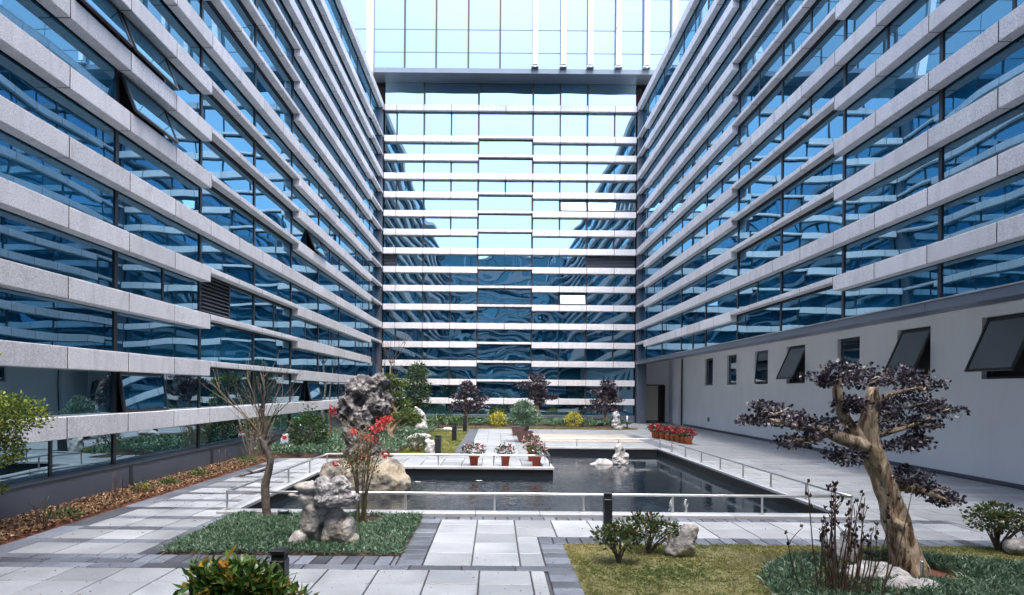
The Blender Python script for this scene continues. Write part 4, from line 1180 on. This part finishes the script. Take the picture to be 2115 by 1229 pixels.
shrub("round_shrub", "wider lawn shrub between the near shrub and the grey rock", (2.1, 8.6, 0), 3, [((-.1, 0, .36), (.30, .26, .15), 330), ((.2, 0, .33), (.24, .2, .13), 230), ((-.02, 0, .46), (.24, .22, .10), 200), ((.36, 0, .30), (.13, .13, .1), 80)], .062, .032, "l_shrub", .012)
shrub("round_shrub", "spreading shrub with thin stems at the right edge of the lawn", (7.1, 8.9, 0), 5, [((-.15, 0, .46), (.28, .26, .17), 360), ((.15, 0, .42), (.3, .26, .15), 330), ((.0, 0, .58), (.24, .22, .1), 220), ((.42, 0, .42), (.2, .2, .14), 160)], .06, .034, "l_shrub", .014)

# leafless twig shrub with buds, near right
ts = thing("twig_shrub", "bare upright twig shrub with dark buds in the mondo ring", "shrub", (3.62, 6.75, 0.0))
sp, buds = [], []
for q in range(38):
    x0 = R.gauss(.12, .28); y0 = R.gauss(0, .12); lean = R.gauss(-.02, .16); h = R.choice([R.uniform(.35, .75), R.uniform(.6, 1.0), R.uniform(.9, 1.28)])
    pts = [(x0 * .6, y0, 0), (x0 * .9 + lean * .3, y0, h * .45), (x0 + lean * .8, y0 + R.gauss(0, .04), h)]
    sp.append((pts, [.009, .007, .004]))
    for b_ in range(R.randint(2, 5)):
        t = R.uniform(.55, 1.0) if b_ else 1.0
        px = pts[1][0] + (pts[2][0] - pts[1][0]) * t; pz = pts[1][2] + (pts[2][2] - pts[1][2]) * t
        buds.append((px + R.uniform(-.02, .02), y0, pz))
    if R.random() < .6:
        t = R.uniform(.5, .8); px, pz = pts[1][0] * (1 - t) + pts[2][0] * t, pts[1][2] * (1 - t) + pts[2][2] * t
        e = (px + R.uniform(-.16, .16), y0, pz + R.uniform(.08, .22))
        sp.append(([(px, y0, pz), ((px + e[0]) / 2, y0, (pz + e[2]) / 2 + .01), e], [.005, .004, .003])); buds.append(e)
tubes("stems", sp, "twig", ts, 5, sub=2)["kind"] = "stuff"
P = np.array(buds); P = np.repeat(P, 3, 0)
V, F, rr = leaves(P, np.stack([.35 * NR.normal(size=len(P)), .35 * NR.normal(size=len(P)), np.ones(len(P))], 1), .05, .026, .3)
link("buds", mesh_np("buds", V, F, rr), M["bud"], ts)["kind"] = "stuff"
n = 260
P = np.stack([NR.normal(size=n) * .3 + .1, NR.normal(size=n) * .14, np.abs(NR.normal(size=n)) * .2], 1)
V, F, rr = leaves(P, NR.normal(size=(n, 3)) + np.array([[0, 0, 1.2]]), .16, .008, .1)
link("dry_blades", mesh_np("dry_blades", V, F, rr), M["l_fine"], ts)["kind"] = "stuff"

# foreground broad-leaved plant, each leaf its own piece
patch("planting_bed", -3.0, -1.6, 5.2, 6.15, 0.02, "soil", "small soil bed under the glossy foreground plant", 0.03)
fp = thing("foreground_plant", "glossy green foreground plant with a few orange leaves", "plant", (-2.24, 5.72, 0.03))
bm = bmesh.new()
prof = [(0, .006), (.25, .30), (.5, .5), (.75, .36), (1.0, .01)]
rows_ = []
for t, w in prof:
    zc = -.10 * t * t
    rows_.append([bm.verts.new((t, -w * .32, zc + .05 * w)), bm.verts.new((t, 0, zc)), bm.verts.new((t, w * .32, zc + .05 * w))])
for a_, b_ in zip(rows_[:-1], rows_[1:]):
    bm.faces.new((a_[0], b_[0], b_[1], a_[1])); bm.faces.new((a_[1], b_[1], b_[2], a_[2]))
leaf_me = bpy.data.meshes.new("leaf"); bm.to_mesh(leaf_me); bm.free()
def single_leaf(nm, lo, hi, gloss=.3):
    m, nt, b = new_mat(nm)
    oi = nt.nodes.new("ShaderNodeObjectInfo"); r = ramp(nt, [(0, lo), (1, hi)]); nt.links.new(oi.outputs["Random"], r.inputs[0]); nt.links.new(r.outputs[0], b.inputs["Base Color"])
    b.inputs["Roughness"].default_value = gloss
    tr_ = nt.nodes.new("ShaderNodeBsdfTranslucent"); nt.links.new(r.outputs[0], tr_.inputs["Color"])
    mx = nt.nodes.new("ShaderNodeMixShader"); mx.inputs[0].default_value = .25
    nt.links.new(b.outputs[0], mx.inputs[1]); nt.links.new(tr_.outputs[0], mx.inputs[2]); nt.links.new(mx.outputs[0], nt.nodes["Material Output"].inputs["Surface"])
    return m
lg = leaf_me.copy(); lg.materials.append(single_leaf("plant_leaf_green", (.02, .06, .012), (.16, .27, .06)))
ly = leaf_me.copy(); ly.materials.append(single_leaf("plant_leaf_orange", (.40, .14, .02), (.62, .45, .06)))
stm = []
for s_ in range(30):
    hx = -.55 + 1.1 * ((s_ * .618) % 1.0); hy = R.uniform(-.22, .22)
    hz = .64 - .30 * ((hx + .2) / .5) ** 2 + R.uniform(-.12, .05)
    stm.append(([(hx * .3, hy * .3, -.04), (hx * .7, hy * .7, hz * .55), (hx, hy, hz)], [.012, .01, .006]))
    for q in range(R.randint(8, 11)):
        th = q * 2.4 + R.uniform(-.3, .3); el = R.uniform(.15, 1.25); L = R.uniform(.13, .19)
        mw = T((hx * (1 - .02 * q), hy * (1 - .02 * q), hz - .026 * q)) @ RZ(th) @ Matrix.Rotation(-el, 4, 'Y') @ Matrix.Rotation(R.uniform(-.5, .5), 4, 'X') @ Matrix.Diagonal((L, L * 1.05, L, 1))
        link("leaf", ly if R.random() < .09 else lg, None, fp, mw)
tubes("stems", stm, "twig", fp, 5, sub=2)["kind"] = "stuff"
fo = crown("inner_foliage", [((-.3, 0, .40), (.26, .22, .16), 330), ((-.02, 0, .42), (.28, .22, .16), 380), ((.30, 0, .24), (.24, .22, .14), 300), ((0, 0, .2), (.5, .3, .18), 300)], .12, .045, "l_front", fp, .5, .7, .15, shell=.3)
fo.name = "inner_foliage"; fo["kind"] = "stuff"

# back purple bonsais
def far_bonsai(label, x, y, h, lay, seed):
    t = thing("bonsai_tree", label, "tree", (x, y, 0.05), "purple bonsais along the far bed")
    tubes("trunk", [([(0, 0, 0), (lay[0], 0, h * .25), (lay[1], 0, h * .55), (lay[2], 0, h * .9)], [.16, .13, .09, .04])], "palewood", t, 10, .3)
    cl = []
    for (px_, pz, rx, rz) in lay[3]:
        cl.append(((px_, R.uniform(-.2, .2), pz), (rx, rx * .8, rz), int(140 + 2600 * rx * rz)))
        tubes("branch", [([(lay[1], 0, min(pz - .1, h * .6)), ((px_ + lay[1]) / 2, 0, pz - .15), (px_, 0, pz - .02)], [.05, .04, .02])], "palewood", t, 6, .2)
    crown("crown", cl, .14, .085, "l_purple", t, .25, .7, .2, shell=.4)
far_bonsai("far purple bonsai in front of the left half of the facade", -1.8, 38.5, 2.6, (.0, -.06, -.06, [(0, 2.45, .42, .22), (.25, 2.1, .55, .2), (-.4, 1.75, .5, .16), (.85, 1.65, .5, .16), (-.3, 1.2, .75, .22), (.5, 1.25, .7, .22), (0, 1.0, .9, .18)]), 1)
far_bonsai("tallest far purple bonsai with a curved trunk behind the potted bonsai", 2.55, 38.5, 3.1, (.05, -.1, 0.0, [(-.1, 2.95, .45, .22), (.15, 2.6, .5, .16), (-.75, 2.5, .5, .16), (-.4, 2.3, .4, .14), (.1, 2.1, .5, .2), (-.1, 1.75, .5, .16), (.75, 1.75, .45, .12), (.1, 1.45, .35, .12)]), 2)
far_bonsai("rightmost far purple bonsai beside the pitted white rock", 6.75, 38.5, 2.7, (.0, .02, .05, [(.05, 2.55, .45, .26), (.2, 2.2, .6, .18), (-.55, 2.1, .5, .14), (.1, 1.85, .6, .18), (.55, 1.65, .5, .14), (-.35, 1.45, .6, .16), (-.5, 1.05, .7, .2), (.45, 1.1, .65, .18)]), 3)

# clipped yellow balls and round green bush
def ball(name, label, loc, r, n, L, W, mat, group=None, flat=.92):
    s = thing(name, label, "shrub", loc, group)
    crown("crown", [((0, 0, r * .9), (r, r, r * flat), n), ((0, 0, r * .85), (r * .8, r * .8, r * .75), n // 3)], L, W, mat, s, .25, .6, .15, shell=.8)
    sp = [([(0, 0, -.05), (R.uniform(-.1, .1), R.uniform(-.1, .1), r * .5), (R.uniform(-.5, .5) * r, R.uniform(-.5, .5) * r, r * 1.1)], [.03, .02, .01]) for q in range(7)]
    tubes("stems", sp, "bark", s, 5, sub=2)["kind"] = "stuff"
ball("clipped_shrub", "yellow clipped ball shrub left of the potted bonsai", (.15, 37.4, .05), .46, 900, .10, .05, "l_yellow", "yellow ball shrubs in the far bed")
ball("clipped_shrub", "yellow clipped ball shrub between the tall bonsai and the right bonsai", (4.65, 37.4, .05), .47, 900, .10, .05, "l_yellow", "yellow ball shrubs in the far bed")
ball("clipped_shrub", "round dark green bush in the back left garden near the wing", (-6.72, 22.7, .05), .68, 2000, .10, .045, "l_dark")
ball("clipped_shrub", "dark round bush in the far bed behind the first yellow ball", (.1, 41.6, .05), .55, 500, .12, .06, "l_dark")
ball("clipped_shrub", "small dark bush under the flat white rock by the bollard", (-2.75, 22.4, .0), .34, 420, .07, .04, "l_shrub")

# camellia tree, cloud pine, leafy hedge, bare tree at the back left
cm = thing("camellia_tree", "dense glossy green tree behind the scholar rock", "tree", (-4.25, 33.0, .1))
tubes("trunk", [([(0, 0, 0), (.05, 0, .6), (0, 0, 1.3), (0, 0, 2.4)], [.09, .08, .07, .03])], "bark", cm, 8, .2)
crown("crown", [((.05, 0, 2.1), (.80, .7, .9), 1300), ((.1, 0, 2.9), (.62, .55, .55), 650), ((-.15, 0, 1.4), (.55, .5, .4), 330), ((.25, 0, 3.25), (.3, .3, .3), 160), ((.4, 0, 1.5), (.45, .4, .35), 250)], .13, .07, "l_dark", cm, .1, .9, .2, shell=.5)
pn = thing("cloud_pine", "cloud pruned pine with olive pads left of the camellia", "tree", (-4.55, 27.6, .1))
tubes("trunk", [([(0, 0, 0), (-.1, 0, .5), (.25, 0, .9), (.0, 0, 1.5), (-.2, 0, 2.2)], [.12, .10, .08, .07, .03])], "palewood", pn, 9, .3)
pl = [(-.25, 2.55, .55, .2), (.25, 2.35, .45, .16), (-.45, 2.05, .4, .16), (.15, 1.85, .4, .15), (.45, 1.5, .42, .15), (-.55, 1.45, .4, .14), (-.2, 1.1, .4, .13), (.65, .98, .42, .14), (.95, .72, .35, .12), (.2, .7, .35, .12)]
for (a, b_, c, d) in pl:
    tubes("branch", [([(0, 0, max(.3, b_ - .5)), (a * .6, 0, b_ - .2), (a, 0, b_ - .04)], [.05, .035, .02])], "palewood", pn, 6, .2)
crown("crown", [((a, R.uniform(-.2, .2), b_), (c, c * .8, d), int(160 + 6500 * c * d)) for (a, b_, c, d) in pl], .12, .045, "l_pine", pn, .6, .6, .1, shell=.3)
p2 = thing("leaning_pine", "small leaning pine with forked tan trunk in the back left garden", "tree", (-4.15, 25.4, .1))
tubes("trunk", [([(0.15, 0, 0), (-.05, 0, .3), (.2, 0, .75), (.55, 0, 1.05)], [.10, .08, .06, .03])], "palewood", p2, 8, .3)
crown("crown", [((.65, 0, 1.15), (.42, .35, .16), 500), ((.25, 0, 1.0), (.3, .3, .13), 330), ((.95, 0, .95), (.3, .3, .12), 330)], .11, .04, "l_pine", p2, .6, .6, .1, shell=.3)
shrub("leafy_hedge", "low leafy plant row at the back edge of the narrow lawn", (-2.75, 35.9, 0), 3, [((-.6, 0, .45), (.5, .35, .25), 260), ((.1, 0, .5), (.5, .35, .25), 260), ((.7, 0, .42), (.5, .35, .22), 230)], .2, .05, "l_mid", .02)
sb = thing("bare_tree", "tall slender bare tree in front of the back left corner", "tree", (-6.3, 37.5, 0.05))
sp = [([(0, 0, 0), (.05, 0, 1.2), (-.02, 0, 2.5), (.05, 0, 3.8)], [.09, .075, .06, .035]), ([(-.25, .1, 0), (-.3, .1, 1.6), (-.45, .1, 3.4)], [.06, .05, .025])]
tubes("trunk", sp, "palewood", sb, 8, .2)["kind"] = "stuff"
sp = []
spray(sb, (0, 0, 2.4), [(-.4, .1, 1), (.5, .1, 1), (.2, -.2, 1)], 1.8, .03, 2, sp)
spray(sb, (.05, 0, 3.6), [(-.5, .1, 1), (.6, .1, .9), (.0, -.2, 1), (.3, .3, 1)], 1.9, .028, 2, sp)
spray(sb, (-.42, .1, 3.2), [(-.3, .1, 1), (.2, .1, 1), (-.6, .0, .8)], 1.6, .022, 2, sp)
tubes("branches", sp, "twig", sb, 4, sub=2)["kind"] = "stuff"
sb = thing("bare_shrub", "leafless bushy shrub between the wing and the scholar rock", "shrub", (-6.2, 27.5, 0.1))
sp = []
spray(sb, (0, 0, 0), [(-.3, .1, 1), (.2, .1, 1), (0, -.2, 1), (.4, 0, 1)], 2.3, .02, 2, sp)
tubes("stems", sp, "twig", sb, 4, sub=2)["kind"] = "stuff"
yb = thing("willow_shrub", "tangle of thin yellow brown stems beside the left wing", "shrub", (-7.3, 19.3, 0.05))
sp = []
for q in range(30):
    a = R.uniform(-.5, .5); sp.append(([(a * .4, R.uniform(-.2, .2), 0), (a * .8, R.uniform(-.25, .25), .6), (a * 1.2, R.uniform(-.3, .3), R.uniform(.9, 1.45))], [.009, .007, .003]))
tubes("stems", sp, "twigl", yb, 4, sub=2)["kind"] = "stuff"
crown("crown", [((0, 0, .9), (.5, .35, .5), 420)], .07, .018, "l_fine", yb, .5, .8, shell=.2)
rs = thing("red_sapling", "thin reddish sapling with wine red leaves left of the scholar rock", "shrub", (-6.75, 25.6, .1))
tubes("trunk", [([(0, 0, 0), (.03, 0, .7), (0, 0, 1.5)], [.022, .018, .012])], "terra", rs, 6)
crown("crown", [((.15, 0, 1.15), (.16, .15, .32), 130)], .10, .05, "l_red", rs, -.4, .8, shell=.2)
sg = thing("green_sapling", "thin young green sapling between the bush and the wing", "shrub", (-7.35, 24.6, .1))
tubes("trunk", [([(0, 0, 0), (.02, 0, .7), (0.04, 0, 1.5)], [.014, .012, .008])], "twig", sg, 6)
crown("crown", [((.05, 0, 1.2), (.3, .2, .4), 80)], .13, .05, "l_mid", sg, -.1, .8, shell=.2)

# small plants in the mulch strip
for i, (x, y, h, w, mt, lab) in enumerate([(-7.2, 12.9, .20, .24, "l_shrub", "small green clump with a yellow flower in the mulch"), (-7.1, 10.35, .13, .3, "l_mid", "low dark green clump nearest the left edge in the mulch"),
                                          (-7.2, 15.4, .18, .26, "l_mid", "middle green clump in the mulch strip"), (-7.1, 18.0, .2, .3, "l_mid", "farthest green clump in the mulch strip"), (-7.3, 14.0, .12, .2, "l_mid", "smallest green clump in the mulch, past the yellow flower")]):
    s = thing("mulch_plant", lab, "plant", (x, y, .05), "clumps in the mulch strip")
    crown("crown", [((0, 0, h * .5), (w, w, h * .6), 170)], .075, .03, mt, s, .6, .7, shell=.2)
    if i == 0:
        V, F, rr = leaves(*(lambda P, d: (P, d))(*clump_points((.12, -.14, .16), (.04, .04, .04), 40, .2)), .035, .03)
        link("flower", mesh_np("flower", V, F, rr), M["l_yellow"], s)
for (x, y, k, lab) in ((-7.0, 9.75, 4, "three bare brown sprouts in the mulch at the left edge"), (-7.45, 12.4, 4, "thin bare sprouts by the second plinth panel"), (-7.2, 16.6, 3, "thin bare sprouts beside the third plinth panel"), (-7.35, 18.6, 5, "tan bare sprouts at the far end of the mulch")):
    s = thing("bare_sprout", lab, "plant", (x, y, .05), "sprouts in the mulch strip")
    for q in range(k):
        a = R.uniform(-.16, .16)
        tubes("stem", [([(a * .5, R.uniform(-.1, .1), -.03), (a, R.uniform(-.1, .1), .22), (a * 1.5, R.uniform(-.1, .1), R.uniform(.3, .55))], [.012, .01, .006])], "twig", s, 5, sub=2)

# ================================================================== POTS
def pot_profile(r, h): return [(0, .0), (r * .68, .0), (r * .92, h * .86), (r * 1.0, h * .86), (r * 1.0, h), (r * .9, h), (r * .86, h * .9), (0, h * .9)]
def flower_pot(name, label, loc, r, h, potmat, fr, fh, nleaf, nfl, flmat, group, leafmat="l_dark", fl=.06):
    s = thing(name, label, "flower pot", loc, group)
    lathe("pot", pot_profile(r, h), potmat, s)
    crown("foliage", [((0, 0, h + fh * .5), (fr, fr, fh * .62), nleaf)], fl * 1.4, fl * .7, leafmat, s, .2, .7, shell=.4).name = "foliage"
    P, d = clump_points((0, 0, h + fh * .55), (fr, fr, fh * .62), nfl, .85)
    k = d[:, 2] > -.15
    V, F, rr = leaves(np.repeat(P[k], 3, 0), np.repeat(d[k], 3, 0) + .9 * NR.normal(size=(3 * k.sum(), 3)), fl, fl * .8, .2)
    link("blossoms", mesh_np("blossoms", V, F, rr), M[flmat], s)
    return s
gp = "pink azalea pots on the pond deck"
flower_pot("flower_pot", "leftmost pink azalea in a red pot on the pond deck", (-.62, 18.35, 0), .15, .32, "terra", .31, .30, 330, 55, "l_pink", gp)
flower_pot("flower_pot", "middle pink azalea in a red pot on the pond deck", (.30, 18.4, 0), .14, .32, "terra", .25, .26, 260, 32, "l_pink", gp)
flower_pot("flower_pot", "right pink azalea in a red pot at the pond deck corner", (1.20, 18.4, 0), .155, .32, "terra", .30, .34, 330, 60, "l_pink", gp)
flower_pot("flower_pot", "taller pink azalea just behind the deck corner pot", (1.15, 19.7, 0), .16, .40, "terra", .30, .36, 300, 70, "l_pink", gp)
names = ["nearest", "second", "third", "fourth", "fifth", "sixth", "seventh", "farthest"]
for i in range(8):
    t = i / 7
    lab = "%s red flower pot of the row beside the right walkway" % names[i]
    flower_pot("flower_pot", lab, (8.18 - .55 * t + R.uniform(-.03, .03), 26.6 + 3.7 * t, 0), .17, .30, "terra2", .27, .26, 150, 110, "l_red", "row of red flower pots", "l_dark", .09)
pb = thing("potted_bonsai", "grey green bonsai in a square brown pot behind the pond", "potted tree", (1.25, 27.05, .03))
bm = bmesh.new(); bmesh.ops.create_cone(bm, cap_ends=True, segments=4, radius1=.36, radius2=.54, depth=.44, matrix=T((0, 0, .22)) @ RZ(math.pi / 4)); bmesh.ops.bevel(bm, geom=bm.edges[:], offset=.02, segments=2, affect='EDGES')
me = bpy.data.meshes.new("pot"); bm.to_mesh(me); bm.free(); link("pot", me, M["potbrown"], pb)
tubes("trunk", [([(0, 0, .4), (.12, 0, .6), (-.05, 0, .85), (0, 0, 1.2)], [.10, .08, .06, .03])], "bark", pb, 9, .3)
crown("crown", [((-.1, 0, 1.35), (.5, .45, .3), 1300), ((-.4, 0, 1.0), (.42, .38, .2), 800), ((.35, 0, 1.0), (.42, .38, .2), 800), ((0, 0, .82), (.66, .45, .16), 800), ((-.05, 0, 1.6), (.3, .28, .14), 400)], .10, .035, "l_mondo", pb, .4, .7, shell=.4)
pq = thing("potted_plant", "smaller brown pot with a dark shrub behind the potted bonsai", "potted tree", (1.12, 31.0, .03))
bm = bmesh.new(); bmesh.ops.create_cone(bm, cap_ends=True, segments=4, radius1=.36, radius2=.50, depth=.40, matrix=T((0, 0, .2)) @ RZ(math.pi / 4)); bmesh.ops.bevel(bm, geom=bm.edges[:], offset=.02, segments=2, affect='EDGES')
me = bpy.data.meshes.new("pot"); bm.to_mesh(me); bm.free(); link("pot", me, M["potbrown"], pq)
crown("crown", [((0, 0, .8), (.45, .4, .35), 330)], .11, .05, "l_dark", pq, .3, .7)

# ================================================================== SMALL THINGS
def bollard(label, x, y, h=.62, w=.13):
    s = thing("bollard_light", label, "bollard", (x, y, 0), "black bollard lights")
    link("post", box_mesh("post", -w / 2, w / 2, -w / 2, w / 2, 0, h - .10, .004), M["black"], s)
    link("lens", box_mesh("lens", -w * .42, w * .42, -w * .42, w * .42, h - .10, h - .04), M["dark"], s)
    link("cap", box_mesh("cap", -w / 2, w / 2, -w / 2, w / 2, h - .04, h, .004), M["black"], s)
    link("foot", box_mesh("foot", -w * .7, w * .7, -w * .7, w * .7, -.01, .014, .003), M["metal"], s)
bollard("black bollard light between the pond railing and the lawn", 1.80, 10.05, .60)
bollard("nearest black bollard light rising behind the foreground plant", -2.16, 6.34, .60, .15)
bollard("black bollard light at the pond end of the narrow lawn", -1.93, 21.3, .68, .2)
bollard("black bollard light in the middle of the narrow lawn", -1.78, 27.3, .78, .2)
bollard("farthest black bollard light at the end of the narrow lawn", -1.62, 33.4, .85, .2)

lamp = thing("ground_spotlight", "small round green glass ground spotlight at the bare tree foot", "lamp", (-3.62, 10.8, .06))
lathe("housing", [(0, 0), (.08, 0), (.10, .06), (.10, .07), (.085, .07), (.08, .055), (0, .055)], "metal2", lamp, 16)
lathe("lens", [(0, .06), (.078, .06), (.08, .052)], "lampglass", lamp, 16)
gs = thing("garden_lamp", "thin white headed garden lamp beside the far right column", "lamp", (7.6, 36.4, 0))
lathe("pole", [(0, 0), (.04, 0), (.03, .45), (0, .45)], "black", gs, 10)
lathe("lamp_head", [(.0, .45), (.05, .45), (.05, .78), (0, .80)], "whiteplastic", gs, 10)
gb = thing("plastic_bucket", "green plastic bucket hung on a stake beside the round bush", "bucket", (-7.35, 23.4, 0.05))
tubes("stake", [([(0, 0, 0), (0, 0, .5), (0, 0, .95)], [.015, .015, .015])], "twig", gb, 6)
lathe("bucket", [(0, .0), (.09, .0), (.15, .27), (.135, .27), (.08, .02), (0, .02)], "green", gb, 16, T((0, -.02, .82)) @ Matrix.Rotation(.12, 4, 'Y'))
cb = thing("drink_carton", "pale blue carton with a red print standing by the round bush", "carton", (-7.48, 22.45, .08))
link("carton_body", box_mesh("carton_body", -.14, .14, -.1, .1, 0, .36, .01), M["card"], cb)
link("carton_top", box_mesh("carton_top", -.12, .12, -.085, .085, .362, .52, .03), M["whiteplastic"], cb)
link("red_print", box_mesh("red_print", -.075, .075, -.104, -.101, .33, .45), M["redpaint"], cb)

def koi(label, loc, L, mat, rz, group="fish at the pond surface"):
    s = thing("koi_fish", label, "fish", loc, group, rz)
    V, F = tube_data([(-.45 * L, 0, 0), (-.25 * L, .02 * L, 0), (0, 0, 0), (.3 * L, -.02 * L, 0), (.48 * L, 0, 0)], [.015 * L, .07 * L, .12 * L, .09 * L, .02 * L], 10)
    me = bpy.data.meshes.new("body"); me.from_pydata([tuple(v) for v in V], [], [tuple(dict.fromkeys(q)) for q in F]); me.update(); link("body", me, M[mat], s, Matrix.Diagonal((1, 1, .4, 1)))
    me = bpy.data.meshes.new("tail"); me.from_pydata([(-.42 * L, 0, 0.01), (-.6 * L, .1 * L, .012), (-.56 * L, 0, .016), (-.6 * L, -.1 * L, .012)], [], [(0, 1, 2, 3)]); link("tail", me, M[mat], s)
koi("orange koi at the surface of the calm right end of the pond", (3.57, 14.7, -.222), .36, "koi_o", .1)
koi("white koi at the surface below the leftmost azalea pot", (-.45, 16.9, -.226), .45, "koi_w", .3)
koi("white koi near the left boulder in the pond", (-2.05, 16.6, -.226), .45, "koi_w", -.2)
for (x, y, lab) in ((3.5, 12.5, "small clear water jet left of its twin in the pond"), (3.78, 12.5, "small clear water jet right of its twin in the pond")):
    s = thing("water_jet", lab, "fountain", (x, y, -.21), "bubbling jets in the pond")
    tubes("jet", [([(0, 0, -.05), (.01, 0, .1), (-.01, 0, .2), (.012, 0, .30)], [.028, .02, .03, .012])], "jet", s, 8, .6)
    tubes("spray", [([(R.uniform(-.05, .05), 0, R.uniform(.02, .2)), (R.uniform(-.06, .06), 0, R.uniform(.05, .28))], [.012, .006]) for q in range(6)], "jet", s, 5)["kind"] = "stuff"

# fallen leaves and grit blown over the paving
n = 520
fx = np.concatenate([NR.uniform(-6.8, .9, 260), NR.uniform(-6.6, -4.7, 160), NR.uniform(.9, 7.8, 100)])
fy = np.concatenate([NR.uniform(6.2, 8.3, 260), NR.uniform(8.3, 16, 160), NR.uniform(9.2, 11.0, 100)])
V, F, r = leaves(np.stack([fx, fy, np.full(n, .006)], 1), np.stack([NR.normal(size=n), NR.normal(size=n), .12 * np.abs(NR.normal(size=n))], 1), .026, .014, .25)
tag(link("fallen_leaves", mesh_np("fallen_leaves", V, F, r), M["l_mulch"]), "scattered small dry leaves on the near paving", "leaves", kind="stuff")
